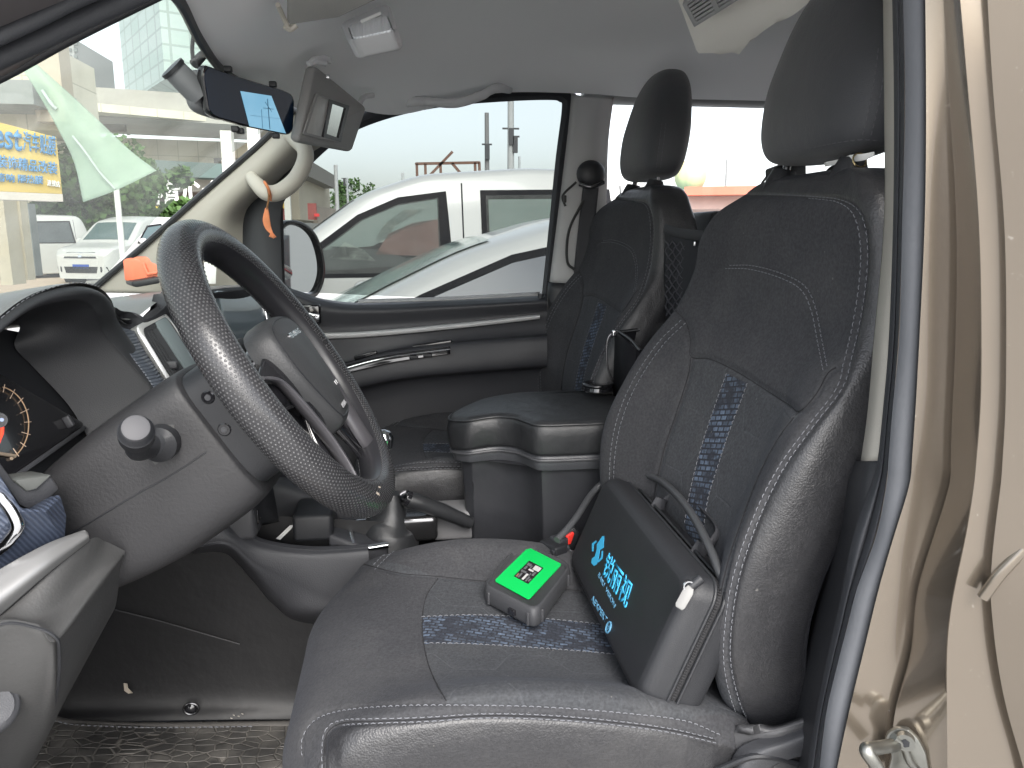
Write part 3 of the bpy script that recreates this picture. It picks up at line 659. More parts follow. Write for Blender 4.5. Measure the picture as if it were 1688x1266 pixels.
tube('weather_strip', [W(-120, 115, .66), W(0, 60, .66), W(60, 32, .66), W(120, 2, .66), W(190, -28, .66)], .006, rubber, van, 12, 60)
tube('door_opening_edge', [W(-120, 178, .74), W(0, 124, .75), W(110, 64, .75), W(230, 4, .75), W(330, -44, .75)], .006, blk, van, 10, 60)
rbox('hinge_pillar', (-.74, .62, .80), (.26, .05, .86), paint, van, .02)
rbox('cant_rail', (.9, .63, 1.72), (1.5, .05, .07), paint, van, .015)
rbox('door_sill', (.05, .66, .47), (1.1, .10, .14), paint, van, .02)

# ================================================================== SEATS
def fabric_base(name, col, rough=.9, weave=1400):
    t = NT(name); n = t.noise(12, 5); c = t.mix(n, tuple(x*.85 for x in col), tuple(x*1.15 for x in col))
    return t, c, t.bump(t.vor(weave), .0006, .6)
def seat_material(name, base, insert, lea, hexsc=11.0):
    """plain stretch cloth; 'ins' < 0 insert cloth with hexagon embossing; 'strip' < 0 blue scale strip; 'lea' < 0 leatherette"""
    t = NT(name); uv = t.uv(); step = lambda a: t.ramp(t.attr(a), .0006, -.0006, 0, 1)
    mI, mS, mL = step('ins'), step('strip'), step('lea')
    n = t.noise(10, 6)
    cb = t.mix(n, tuple(x*.88 for x in base), tuple(x*1.12 for x in base)); ci = t.mix(t.noise(220, 3), tuple(x*.75 for x in insert), tuple(x*1.3 for x in insert))
    # scale pattern of the strip
    sv = t.new('VectorMath', operation='MULTIPLY'); t.lk(uv, sv.inputs[0]); sv.inputs[1].default_value = (78, 78, 1)
    rot = t.new('Mapping'); rot.inputs['Rotation'].default_value = (0, 0, R(14)); t.lk(sv.outputs[0], rot.inputs[0])
    br = t.new('TexBrick'); t.lk(rot.outputs[0], br.inputs[0]); br.inputs['Scale'].default_value = 1; br.inputs['Mortar Size'].default_value = .12; br.inputs['Brick Width'].default_value = 1.0; br.inputs['Row Height'].default_value = .62; br.inputs['Mortar Smooth'].default_value = .4
    br.inputs['Color1'].default_value = (1, 1, 1, 1); br.inputs['Color2'].default_value = (.35, .35, .35, 1); br.inputs['Mortar'].default_value = (0, 0, 0, 1)
    big = t.ramp(t.noise(46, 2), .44, .56)
    bf = t.math('MULTIPLY', br.outputs[0], t.ramp(big, 0, 1, .12, 1)); cs = t.mix(bf, (.022, .024, .031), (.095, .125, .175))
    # hexagon embossing (voronoi on a hex lattice)
    hx = t.new('VectorMath', operation='MULTIPLY'); t.lk(uv, hx.inputs[0]); hx.inputs[1].default_value = (hexsc*1.1547, hexsc, 1)
    sh = t.new('SeparateXYZ'); t.lk(hx.outputs[0], sh.inputs[0]); fl = t.math('FLOOR', sh.outputs[0]); odd = t.math('MULTIPLY', t.math('MODULO', t.math('ABSOLUTE', fl), 2.0), .5)
    def hexdist():
        best = None
        X, Y = sh.outputs[0], sh.outputs[1]; d1 = d2 = None
        # two interleaved lattices; hexagonal cell edge = |dA - dB| small
        def lat(ox, oy):
            a = t.math('SUBTRACT', t.math('MULTIPLY', X, .8660), ox); b = t.math('SUBTRACT', Y, oy)
            a = t.math('SUBTRACT', a, t.math('MULTIPLY', t.math('ROUND', t.math('DIVIDE', a, 1.732)), 1.732)); b = t.math('SUBTRACT', b, t.math('ROUND', b))
            ax, bx = t.math('ABSOLUTE', a), t.math('ABSOLUTE', b)
            return t.math('MAXIMUM', bx, t.math('ADD', t.math('MULTIPLY', bx, .5), t.math('MULTIPLY', ax, .866)))
        return t.math('MINIMUM', lat(0, 0), lat(.866, .5))
    hd = hexdist(); edge = t.ramp(hd, .478, .494, 0, 1)
    col = t.mix(mI, cb, t.mix(t.math('MULTIPLY', edge, .22), ci, tuple(x*1.9 for x in insert))); col = t.mix(mS, col, cs); col = t.mix(mL, col, t.mix(n, tuple(x*.85 for x in lea), tuple(x*1.1 for x in lea)))
    wv = t.vor(430)
    spk = t.ramp(t.noise(260, 2), .25, .75, .72, 1.28); vm = t.new('VectorMath', operation='SCALE'); t.lk(col, vm.inputs[0]); t.lk(spk, vm.inputs[3]); col = vm.outputs[0]
    lint = t.math('MULTIPLY', t.ramp(t.noise(120, 1), .80, .82), .5); dustn = t.math('MULTIPLY', t.ramp(t.noise(5, 7, rough=.7), .5, .75), .12)
    col = t.mix(t.math('ADD', lint, dustn), col, (.16, .155, .145))
    nb = t.bump(t.math('ADD', t.math('MULTIPLY', wv, .5), t.math('MULTIPLY', t.math('MULTIPLY', edge, mI), .6)), -.0012, .6)
    nb = t.bump(t.math('MULTIPLY', t.math('MULTIPLY', bf, mS), 1.0), .0014, .8, nb); nb = t.bump(t.noise(16, 3), .006, .5, nb)
    ro = t.math('SUBTRACT', .92, t.math('MULTIPLY', mL, .55))
    t.fin(col, ro, nb); t.p.inputs['Sheen Weight'].default_value = .04; t.p.inputs['Sheen Roughness'].default_value = .5; t.p.inputs['Sheen Tint'].default_value = (.6, .65, .8, 1)
    t.lk(t.math('ADD', .22, t.math('MULTIPLY', mL, .25)), t.p.inputs['Specular IOR Level'])
    return t.m
seatm = seat_material('driver seat cloth', (.040, .0405, .044), (.042, .044, .048), (.026, .026, .028))
threadm = simple('pale grey thread', (.145, .15, .165), .8)
seamm = simple('seam crease shade', (.010, .010, .012), .9)  # near-black tubes laid in the seams paint the crease shade, no real piping

seat = E('car_seat', (.12, 1.03, .45), 'black driver seat by the open door, pale stitching and blue scale-pattern strips', 'car seat', 'front seats')
# ---- backrest
farsil = [(992, 830), (987, 790), (985, 750), (993, 700), (1013, 645), (1048, 585), (1084, 537), (1113, 505), (1131, 465), (1143, 425), (1156, 387), (1176, 350), (1205, 322)]
nearr = [(1222, 1195), (1195, 1150), (1183, 1090), (1185, 1015), (1203, 950), (1234, 880), (1266, 812), (1302, 745), (1350, 672), (1392, 615), (1420, 545), (1434, 460), (1440, 400), (1442, 360), (1440, 330)]
fz = [W(x, y, 1.27 if y > 560 else 1.245 if y > 420 else 1.21) for x, y in farsil]; nz = [W(x, y, .80 if y > 600 else .82) for x, y in nearr]
FZ = sorted([(p.z, p.x) for p in fz]); NZ = sorted([(p.z, p.x) for p in nz])
ix = lambda T, z: float(np.interp(z, [a for a, _ in T], [b for _, b in T])) + (max(0, T[0][0]-z)*-.05)
br_rows = []
#        z    half-width far, near, dish, thickness, extra x, flat
spec = [(.775, .20, .20, .020, .09, .03), (.80, .225, .215, .03, .11, .012), (.84, .24, .232, .038, .12, .0), (.92, .25, .242, .05, .13, 0), (1.0, .254, .247, .056, .135, 0), (1.08, .254, .25, .058, .135, 0),
        (1.16, .246, .248, .052, .13, 0), (1.22, .236, .242, .034, .125, 0), (1.28, .226, .234, .018, .12, 0), (1.34, .214, .226, .008, .115, 0), (1.39, .203, .217, .004, .11, 0), (1.43, .188, .205, .0, .10, .002), (1.457, .165, .186, 0, .09, .008), (1.474, .13, .155, 0, .07, .018), (1.481, .08, .10, 0, .04, .032), (1.483, .02, .03, 0, .01, .045)]
prof = [(-1.0, .085), (-1.0, .045), (-.975, .014), (-.90, .0), (-.80, .12), (-.66, .45), (-.50, .80), (-.25, .98), (0, 1.0), (.25, .98), (.50, .80), (.66, .45), (.80, .12), (.90, 0), (.975, .014), (1.0, .045), (1.0, .085), (.90, .125), (.5, .135), (0, .135), (-.5, .135), (-.9, .125)]
YC = 1.03
for z, hf, hn, dc, th, ex in spec:
    xf, xn = ix(FZ, z), ix(NZ, z); r_ = []
    for i_, (u, d) in enumerate(prof):
        y = YC+(-u*hn if u > 0 else -u*hf); xr = xf+(xn-xf)*((YC+hf*.9)-y)/((hf+hn)*.9)
        dep = dc*d if (i_ > 3 and i_ < 13) else d*th/.135
        r_.append(V((xr+dep+ex, y, z-.0+.18*0)))
    br_rows.append(r_)
nR, nC = 230, 250
B = gridpts(br_rows, nR, nC, cl=True)
back = mesh('backrest', B.reshape(-1, 3), gridfaces(nR, nC, False, True)+[tuple(range(nC))], seatm, seat, 60)
bb = bvh(back)
# seams traced over the surface
T = {}
def tr(key, b, pix, **k): T[key] = trace(b, pix, **k); return T[key]
outer = [(1200, 322), (1260, 322), (1340, 326), (1385, 332), (1412, 350), (1424, 385), (1426, 440), (1416, 520), (1400, 590), (1385, 640), (1340, 700), (1290, 770), (1250, 850), (1218, 940), (1203, 1020), (1200, 1090), (1212, 1150), (1228, 1190)]
tr('outer', bb, outer)
arch = [(1176, 447), (1200, 440), (1240, 441), (1290, 455), (1325, 475), (1342, 510), (1352, 560), (1362, 612)]; tr('arch', bb, arch)
yoke = [(1113, 512), (1130, 530), (1138, 560), (1139, 588), (1170, 592), (1210, 610), (1250, 635), (1300, 667), (1318, 678), (1345, 650), (1365, 615), (1385, 602)]; tr('yoke', bb, yoke)
insF = [(1139, 588), (1134, 620), (1115, 680), (1098, 730), (1085, 780), (1075, 840), (1070, 900), (1070, 980)]; tr('insF', bb, insF)
insN = [(1318, 678), (1290, 712), (1262, 760), (1240, 810), (1222, 860), (1205, 910), (1192, 960), (1183, 1010)]; tr('insN', bb, insN)
bolF = [(1126, 530), (1090, 565), (1055, 615), (1030, 665), (1014, 720), (1008, 780), (1010, 850)]; tr('bolF', bb, bolF)
sL = [(1198, 616), (1182, 660), (1165, 710), (1150, 760), (1136, 820), (1128, 870)]; sR = [(1232, 632), (1222, 660), (1203, 710), (1185, 765), (1168, 820), (1160, 870), (1150, 910)]
tr('sL', bb, sL); tr('sR', bb, sR)
carve(back, [T[k] for k in ('outer',)], .0035, .007); carve(back, [T[k] for k in ('arch',)], .002, .006); carve(back, [T[k] for k in ('yoke', 'insF', 'insN')], .005, .007); carve(back, [T['bolF']], .002, .005)
C = coords(back); yz = C[:, 1:]
p2 = lambda key: [(a.y, a.z) for a, n in T[key]]
insp = p2('insF')[::-1]+p2('yoke')[[i for i, (x, _) in enumerate(cr(yoke, len(T['yoke']))) if x > 1139][0]:]
yk = [(a.y, a.z) for a, n in trace(bb, [(1139, 588), (1170, 592), (1210, 610), (1250, 635), (1300, 667), (1318, 678)])]
insp = p2('insF')[::-1]+yk+p2('insN'); bot = min(z for _, z in insp); insp += [(insp[-1][0], .80), (insp[0][0], .80)]
front = (np.abs(C[:, 1]-YC) < .24) & (C[:, 0] < np.interp(C[:, 2], [.77, 1.48], [.44, .62]))
si = polysdf(yz, insp); si[~front] = 1
sp_ = p2('sL')+p2('sR')[::-1]; ss = polysdf(yz, sp_); ss[~front] = 1
# strip widened downward to the cushion
lp = p2('outer'); lp2 = lp+[(lp[-1][0], .77), (.76, .77), (.70, 1.0), (.70, 1.6), (1.3, 1.6), (1.25, 1.47)]
le = polysdf(yz, lp2); 
fattr(back, 'ins', si); fattr(back, 'strip', ss); fattr(back, 'lea', le)
L = back.data.uv_layers.new(name='UV'); idx = np.zeros(len(back.data.loops), 'i'); back.data.loops.foreach_get('vertex_index', idx); L.data.foreach_set('uv', np.stack([C[:, 1], C[:, 2]], 1)[idx].astype('f').ravel())
bb2 = bvh(back)
def retr(pix, dx=0, dy=0, b=None): return trace(b or bb2, [(x+dx, y+dy) for x, y in pix])
stitch_rows([retr(outer[2:], -7, 1), retr(outer[1:], 5, -2), retr(arch[1:], 3, -3), retr(arch[1:], -4, 3), retr(bolF, 4, 3), retr(bolF, -3, -2)], 'seam_stitching', threadm, back)
stitch_rows([retr(sL), retr(sR)], 'strip_stitching', threadm, back, on=.005, gap=.003)
for k_ in ('yoke', 'insF', 'insN'):
    q_ = resample([a for a, n in trace(bb2, {'yoke': yoke, 'insF': insF, 'insN': insN}[k_])], .006); tube('seam_crease_shade', q_, .0008, seamm, back, ns=6)
bs = prism('back_shell', [(.52, .80, .80), (.52, 1.26, .80), (.66, 1.24, 1.42), (.66, .82, 1.42)], (.03, 0, 0), blk, seat, .01)

# ---- cushion: stations along the seat, profile across
#  x, top centre z, bolster height, nose drop
cst = [(-.15, .70, .0, .96), (-.165, .745, .0, .98), (-.155, .79, .0, .99), (-.125, .826, .004, 1.0), (-.07, .846, .010, 1.0), (0.0, .848, .028, 1.0), (.08, .842, .044, 1.0), (.16, .832, .050, 1.0), (.24, .822, .046, 1.0), (.32, .814, .030, .98), (.39, .81, .008, .93), (.42, .79, .0, .90), (.43, .74, 0, .88)]
cprof = [(1.0, -.13), (1.02, -.06), (1.0, -.02), (.955, -.002), (.90, 0.0), (.82, -.10), (.70, -.45), (.55, -.82), (.3, -.97), (0, -1), (-.3, -.97), (-.55, -.82), (-.70, -.45), (-.82, -.10), (-.90, 0), (-.96, -.004), (-1.01, -.025), (-1.03, -.07), (-1.0, -.16)]
crow = []
for x, zc, bh, ws_ in cst:
    r_ = []
    for u, d in cprof:
        y = YC+u*(.235 if u > 0 else .25)*ws_
        if abs(u) <= .86 and d < -.05 and abs(u) < .83: z = zc+bh*(1+d)
        else: z = zc+bh+(d if abs(u) > .9 else 0)
        if x < -.14: z = zc+(d*.5 if abs(u) > .9 else 0)
        xo = x+(.035*max(0, abs(u)-.6)/.4 if x < -.10 else 0)
        r_.append(V((xo, y, z)))
    crow.append(r_)
nR2, nC2 = 200, 200
Bc = gridpts(crow, nR2, nC2)
cush = mesh('cushion', Bc.reshape(-1, 3), gridfaces(nR2, nC2), seatm, seat, 60)
cb = bvh(cush)
cN1 = [(502, 1290), (498, 1240), (499, 1212), (518, 1184), (560, 1168), (640, 1160), (760, 1158), (900, 1161), (1040, 1172), (1130, 1184), (1190, 1208)]
cN2 = [(536, 1300), (534, 1245), (540, 1208), (565, 1192), (620, 1189), (700, 1186), (800, 1180), (900, 1182), (1000, 1190), (1100, 1203), (1185, 1222)]
cF = [(618, 935), (650, 905), (690, 885), (760, 876), (850, 880), (920, 895), (960, 915)]
cF2 = [(600, 930), (660, 945), (720, 950), (800, 958), (870, 962), (960, 975)]
insE = [(722, 953), (702, 985), (696, 1030), (702, 1080), (716, 1120), (736, 1156)]
s1 = [(695, 1017), (780, 1014), (870, 1018), (960, 1026), (1030, 1034)]; s2 = [(699, 1060), (780, 1062), (880, 1068), (960, 1074), (1050, 1082)]
for k, v in (('cN1', cN1), ('cN2', cN2), ('cF', cF), ('cF2', cF2), ('insE', insE), ('s1', s1), ('s2', s2)): tr(k, cb, v)
carve(cush, [T['cN1'], T['cN2'], T['cF'], T['insE'], T['cF2']], .003, .006)
C = coords(cush); xy = C[:, :2]; p3 = lambda key: [(a.x, a.y) for a, n in T[key]]
top = C[:, 2] > np.interp(C[:, 0], [-.2, .5], [.79, .77])
ip = p3('insE')+[(a.x, a.y) for a, n in trace(cb, [(736, 1156), (900, 1161), (1040, 1172), (1130, 1184)])]+[(.45, .83), (.45, 1.24)]+p3('cF2')[::-1]
si = polysdf(xy, ip); si[~top] = 1; fattr(cush, 'ins', si)
ss = polysdf(xy, p3('s1')+[(.45, p3('s1')[-1][1]), (.45, p3('s2')[-1][1])]+p3('s2')[::-1]); ss[~top] = 1; fattr(cush, 'strip', ss)
le = polysdf(xy, p3('cN2')+[(.45, .80), (.45, .70), (-.3, .70), (-.1, .80)]); fattr(cush, 'lea', le)
L = cush.data.uv_layers.new(name='UV'); idx = np.zeros(len(cush.data.loops), 'i'); cush.data.loops.foreach_get('vertex_index', idx); L.data.foreach_set('uv', xy[idx].astype('f').ravel())
cb2 = bvh(cush)
stitch_rows([retr(pix, dx, dy, cb2) for pix, dx, dy in ((cN1[1:], 0, 5), (cN2[3:], 0, 4), (cN2, -3, -4), (cF, 0, 4), (cF, -2, -4))], 'seam_stitching', threadm, cush)
stitch_rows([retr(pix, 0, 0, cb2) for pix in (s1, s2)], 'strip_stitching', threadm, cush)
for k_ in (insE, cF2, cN2): tube('seam_crease_shade', resample([a for a, n in trace(cb2, k_)], .006), .0008, seamm, cush, ns=6)
rbox('seat_base', (.12, 1.03, .60), (.46, .44, .28), blk, seat, .02)
# recliner trim beside the backrest
patch('side_cover', [[W(1180, 1300, .80), W(1200, 1215, .80), W(1240, 1212, .78)], [W(1260, 1320, .775), W(1275, 1225, .77), W(1290, 1200, .77)], [W(1345, 1340, .77), W(1350, 1210, .765), W(1350, 1182, .765)]], simple('seat trim plastic', (.06, .06, .063), .45, grain=500), 30, 20, .01, seat)
patch('recliner_cover', [[W(1190, 1290, .79), W(1212, 1240, .785), W(1236, 1222, .78), W(1290, 1205, .775), W(1360, 1180, .77)], [W(1205, 1310, .765), W(1228, 1262, .762), W(1258, 1240, .758), W(1300, 1226, .755), W(1360, 1205, .752)], [W(1235, 1330, .765), W(1252, 1290, .762), W(1278, 1262, .758), W(1310, 1250, .755), W(1360, 1238, .752)]], blk2, 24, 40, .008, seat)
tube('side_seam', [W(1180, 1270, .78), W(1250, 1246, .76), (W(1330, 1262, .76))], .004, blk, seat, 8, 20)

# ---- headrest and its guides
def headrest(name, c, parent, tiltx=.13):
    rows_ = []
    #       t     half y, half x, x shift
    for t_, hy, hx, xs in ((-.122, .02, .012, .006), (-.119, .095, .034, .002), (-.107, .128, .050, -.002), (-.075, .142, .060, -.004), (-.02, .142, .063, -.004), (.03, .124, .060, -.002), (.07, .104, .055, 0), (.10, .082, .047, .002), (.122, .056, .035, .004), (.132, .03, .02, .006), (.135, .006, .004, .007)):
        rr = []
        for k in range(28):
            a = k/28*2*math.pi; ca, sa = math.cos(a), math.sin(a)
            e = .75
            rr.append(V((c[0]+hx*math.copysign(abs(ca)**e, ca)+xs+t_*tiltx, c[1]+hy*math.copysign(abs(sa)**e, sa), c[2]+t_)))
        rows_.append(rr)
    Bh = gridpts(rows_, 70, 90, cl=True)
    return mesh(name, Bh.reshape(-1, 3), gridfaces(70, 90, False, True)+[tuple(range(90)), tuple(69*90+k for k in range(90))], headm, parent, 60)
t, c_, nb_ = fabric_base('headrest leatherette', (.044, .046, .052), .5); headm = t.fin(c_, .55, t.bump(t.noise(14, 4), .004, .5, t.bump(t.vor(900), .0005, .6)), Sheen_Weight=.2)
hr = headrest('headrest', (.595, 1.03, 1.618), seat); hb = bvh(hr)
hp1 = [(1448, 80), (1440, 140), (1430, 190), (1420, 230)]
stitch_rows([trace(hb, hp1), trace(hb, [(x+14, y) for x, y in hp1]), trace(hb, [(1330, 245), (1380, 235), (1420, 230), (1456, 232)])], 'headrest_stitching', simple('grey thread', (.12, .12, .13), .8), hr)
for y in (.94, 1.12):
    tube('headrest_post', [(.565, y, 1.46), (.575, y, 1.54)], [.006, .006], steelw, seat, 12)
    tube('post_guide', [(.562, y, 1.462), (.563, y, 1.475), (.566, y, 1.492)], [.028, .024, .017], blk, seat, 20, sq=(1, .8))

# ---- passenger seat: the same seat again
def copy_tree(o, dx, parent=None):
    c = o.copy(); COL.objects.link(c)
    if parent is None: c.location = o.location+dx
    else: c.parent = parent; c.matrix_parent_inverse = o.matrix_parent_inverse.copy()
    for ch in list(o.children): copy_tree(ch, dx, c)
    return c
copy_queue = [seat]
# ================================================================== DASHBOARD
dash = E('dashboard', (-.6, 1.3, .8), 'black dashboard with hooded instrument cluster, dark screen and blue side panel', 'dashboard')
topm = simple('dashboard top glare', (.15, .155, .155), .36, grain=500, bs=4, bd=.002)  # black plastic lightened, sky glare on the top is put into its colour
hood = [W(-130, 680, .86), W(-70, 590, .89), W(0, 521, .94), W(55, 484, .99), W(118, 467, 1.05), W(160, 473, 1.11), W(182, 492, 1.15), W(196, 523, 1.18), W(222, 524, 1.22), W(270, 492, 1.28), W(330, 476, 1.38), W(395, 470, 1.52), W(440, 472, 1.72), W(470, 480, 1.90), W(480, 492, 1.97)]
# top surface from the rim to the windscreen base
bk0 = [V((-1.0, y, 1.215)) for y in (.70, .76, .84, .92, 1.0, 1.08, 1.15, 1.2, 1.26, 1.34, 1.45, 1.58, 1.74, 1.88, 1.97)]
def midrow(f, lift): return [a*(1-f)+b_*f+V((0, 0, lift)) for a, b_ in zip(hood, bk0)]
patch('dashboard_top', [hood, midrow(.04, .003), midrow(.2, .006), midrow(.45, .004), midrow(.8, .0), bk0], topm, 50, 110, 0, dash, flip=True)
# hood lip: bead with the inner wall running forward to the gauges
inner = [W(-120, 700, .88), W(-60, 610, .90), W(0, 545, .945), W(60, 507, .99), W(120, 494, 1.04), W(148, 500, 1.08), W(163, 518, 1.10), W(172, 545, 1.125), W(200, 580, 1.14), W(250, 638, 1.15), W(280, 690, 1.15)]
outerh = [W(-135, 690, .86), W(-72, 598, .89), W(0, 527, .94), W(55, 489, .99), W(118, 472, 1.05), W(157, 478, 1.105), W(178, 497, 1.145), W(190, 527, 1.165), W(222, 575, 1.185), W(268, 635, 1.19), W(300, 690, 1.19)]
deep = [p+V((-.10, .0, -.015)) for p in inner]; deep = [V((p.x, p.y+(-.015 if i < 4 else -.035 if i > 6 else 0), p.z)) for i, p in enumerate(deep)]
mm = lambda a, b_, f, dx=0: [p*(1-f)+q*f+V((dx, 0, 0)) for p, q in zip(a, b_)]
patch('cluster_hood', [mm(outerh, inner, 0, -.012), outerh, mm(outerh, inner, .25, .008), mm(outerh, inner, .6, .008), inner, mm(inner, deep, .08, 0), mm(inner, deep, .5), deep], simple('hood plastic', (.024, .025, .028), .55, grain=700), 60, 80, 0, dash)
hs2 = cr(hood[:6], 120)
stitch_rows([[(V(p)+V((.004, 0, .0)), (V((.5, 0, .6))).normalized()) for p in hs2]], 'hood_stitching', threadm, dash)
# gauge lens
lp0, lpn = W(60, 700, 1.02), V((.88, -.05, .42)).normalized()
def LP(x, y, e=0): return WP(x, y, lp0+lpn*e, lpn)
clus = prism('instrument_cluster', [LP(x, y) for x, y in ((-160, 640), (-60, 612), (0, 614), (60, 650), (140, 697), (136, 708), (24, 788), (-20, 830), (-160, 830))], lpn*-.03, gloss, dash, .003)
prism('cluster_lens_rim', [LP(x, y, .001) for x, y in ((24, 781), (136, 703), (139, 709), (22, 792))], lpn*.004, blk2, dash, .001)
prism('cluster_back', [LP(x, y, -.012) for x, y in ((-220, 500), (100, 560), (330, 640), (330, 760), (60, 900), (-220, 900))], lpn*-.01, simple('cluster surround', (.02, .021, .024), .6), dash)
gold = emis('gauge glow', (.40, .27, .17), .06); warm = emis('gauge ticks', (.55, .42, .32), .05)
gx, gy = -6, 700
def gp(a, r, e=.002): return LP(gx+r*.86*math.cos(a), gy-r*1.02*math.sin(a), e)
b = MB()
b.tube([gp(R(a), 62) for a in range(-62, 80, 4)], .0007, 6)
b.done('gauge_ring', gold, clus)
b = MB()
for k, a in enumerate(range(-50, 84, 18)):
    b.tube([gp(R(a), 67), gp(R(a), 54 if k % 2 else 50)], .0005, 5)
b.done('gauge_ticks', warm, clus)
b = MB(); b.tube([gp(R(-62), 62), LP(25, 752, .002), LP(-40, 742, .002)], .0022, 6); b.done('gauge_base', simple('gauge bronze', (.30, .24, .18), .4), clus)
tube('gauge_needle', [LP(4, 695, .005), LP(3, 715, .006), LP(-4, 737, .006)], [.0022, .002, .0008], emis('needle red', (.9, .06, .03), .35), clus, 8)
tube('needle_cap', [LP(-2, 693, .002), LP(-2, 693, .008)], [.010, .009], blk, clus, 20)
tube('needle_pin', [LP(3, 692, .008), LP(3, 692, .0105)], [.0028, .0022], simple('pin blue', (.25, .32, .5), .3), clus, 10)
rbox('trip_button', LP(113, 695, .004), (.010, .007, .016), blk2, clus, .002, lpn.to_track_quat('X', 'Z').to_matrix())
# trim to the right of the hood: ribbed facing, silver bezel, vent, screen
rib_m = NT('ribbed facing'); wv = rib_m.new('TexWave'); wv.bands_direction = 'Z'; wv.inputs['Scale'].default_value = 70; wv.inputs['Distortion'].default_value = .6; rib_m.lk(rib_m.obj(), wv.inputs['Vector'])
rib_m.fin((.075, .085, .105), .45, rib_m.bump(wv.outputs[1] if len(wv.outputs) > 1 else wv.outputs[0], .0015, .7))
F0 = [W(196, 527, 1.175), W(222, 534, 1.22), W(275, 500, 1.28), W(332, 484, 1.38), W(396, 477, 1.52), W(440, 480, 1.72), W(478, 498, 1.96)]
F1 = [W(192, 540, 1.172), W(218, 545, 1.21), W(275, 512, 1.275), W(332, 495, 1.37), W(396, 488, 1.51), W(440, 492, 1.71), W(478, 530, 1.95)]
F2 = [W(250, 625, 1.18), W(282, 640, 1.21), W(320, 640, 1.27), W(370, 640, 1.36), W(420, 640, 1.5), W(450, 620, 1.7), W(482, 610, 1.93)]
F3 = [W(300, 700, 1.18), W(320, 710, 1.21), W(345, 720, 1.27), W(390, 720, 1.36), W(430, 720, 1.48), W(470, 700, 1.68), W(500, 680, 1.93)]
F4 = [W(330, 800, 1.20), W(350, 810, 1.22), W(375, 820, 1.27), W(410, 820, 1.36), W(450, 815, 1.46), W(500, 790, 1.66), W(540, 760, 1.93)]
patch('dashboard_face', [F0, F1, F2, F3, F4], dashm, 40, 60, .02, dash, flip=True)
patch('ribbed_facing', [[W(170, 517, 1.155), W(196, 537, 1.17), W(222, 546, 1.195)], [W(196, 560, 1.15), W(214, 566, 1.165), W(240, 580, 1.185)], [W(232, 606, 1.15), W(252, 610, 1.165), W(268, 622, 1.18)], [W(255, 640, 1.15), W(275, 645, 1.16), W(290, 650, 1.175)]], rib_m.m, 40, 16, .006, dash)
vq4 = [W(219, 543, 1.20), W(252, 517, 1.255), W(345, 628, 1.262), W(285, 640, 1.205)]
vq4 = [W(219, 541, 1.195), W(268, 512, 1.262), W(352, 640, 1.262), W(284, 648, 1.195)]
fn = (vq4[1]-vq4[0]).cross(vq4[3]-vq4[0]).normalized(); fn = fn if fn.dot(CAM-vq4[0]) > 0 else -fn
ring('vent_bezel', [p+fn*.004 for p in rq(vq4, 0, .12)], [p+fn*.008 for p in rq(vq4, .07, .12)], -fn*.02, silver, dash, .0015)
ring('vent_surround', [p+fn*.006 for p in rq(vq4, .065, .12)], [p+fn*.004 for p in rq(vq4, .13, .10)], -fn*.03, blk2, dash, .001)
def vp(u, v, e=0): return vq4[0]*(1-u)*(1-v)+vq4[1]*u*(1-v)+vq4[2]*u*v+vq4[3]*(1-u)*v+fn*e
b = MB(); b.add([vp(.1, .1, -.03), vp(.9, .1, -.03), vp(.9, .9, -.03), vp(.1, .9, -.03)], [(0, 1, 2, 3)]); b.done('vent_backing', blk, dash)
b = MB()
for u in (.17, .25, .33, .41): b.bar(vp(u, .10, -.004), vp(u, .94, -.004), .003, .016, fn)
b.bar(vp(.48, .08, .0), vp(.48, .96, .0), .010, .006, fn)
b.done('vent_slats', blk2, dash)
rbox('vent_thumbwheel', vp(.3, .62, .004), (.02, .008, .012), blk2, dash, .003)
# central screen (two glass areas, seen left and right of the wheel rim)
sgl = NT('screen glass'); sgl.fin((.16, .19, .20), .08, Coat_Weight=.6); sgm = sgl.m
prism('display', [vp(.53, .06, .002), vp(.88, .04, .002), vp(.9, .97, .002), vp(.56, .97, .002)], fn*.005, sgm, dash, .0015)
s4 = [W(335, 480, 1.40), W(412, 484, 1.60), W(432, 556, 1.60), W(352, 580, 1.40)]
sfn = (s4[1]-s4[0]).cross(s4[3]-s4[0]).normalized(); sfn = sfn if sfn.dot(CAM-s4[0]) > 0 else -sfn
s4 = [p+sfn*.012 for p in s4]
sc4 = rq(s4, 0, .12); scn = prism('touch_screen', sc4, sfn*.008, simple('grey blue screen glass', (.15, .19, .215), .12, var=.1, Coat_Weight=.5), dash, .002)
tube('screen_trim', [p+sfn*.004 for p in (s4[1]*.97+s4[2]*.03, s4[1]*.6+s4[2]*.4+(s4[1]-s4[0])*.06, s4[2])], .0045, chrome, dash, 10, 30)
# orange bracket standing on the dash and a pale phone-like screen near the far pillar
ob = E('orange_holder', W(238, 460, 1.55), 'orange plastic phone holder standing on the dashboard beside the steering wheel', 'phone holder')
hq = [(217, 430), (221, 426), (228, 425), (231, 429), (233, 425), (241, 422), (247, 425), (250, 432), (258, 434), (261, 438), (261, 455), (262, 461), (220, 464)]
prism('clip', [W(x, y, 1.50) for x, y in hq], (-.02, .012, 0), orange, ob, .003, 2)
prism('clip_rib', [W(x, y, 1.495) for x, y in ((233, 433), (238, 433), (244, 449), (259, 447), (259, 452), (241, 454))], (0, .008, 0), orange, ob, .0015)
prism('holder_base', [W(x, y, 1.47) for x, y in ((217, 464), (264, 456), (264, 467), (225, 474), (217, 471))], (-.03, .06, 0), blk, ob, .003)
ph = E('white_card', W(347, 450, 1.70), 'small white card propped on the dashboard, seen through the steering wheel', 'card')
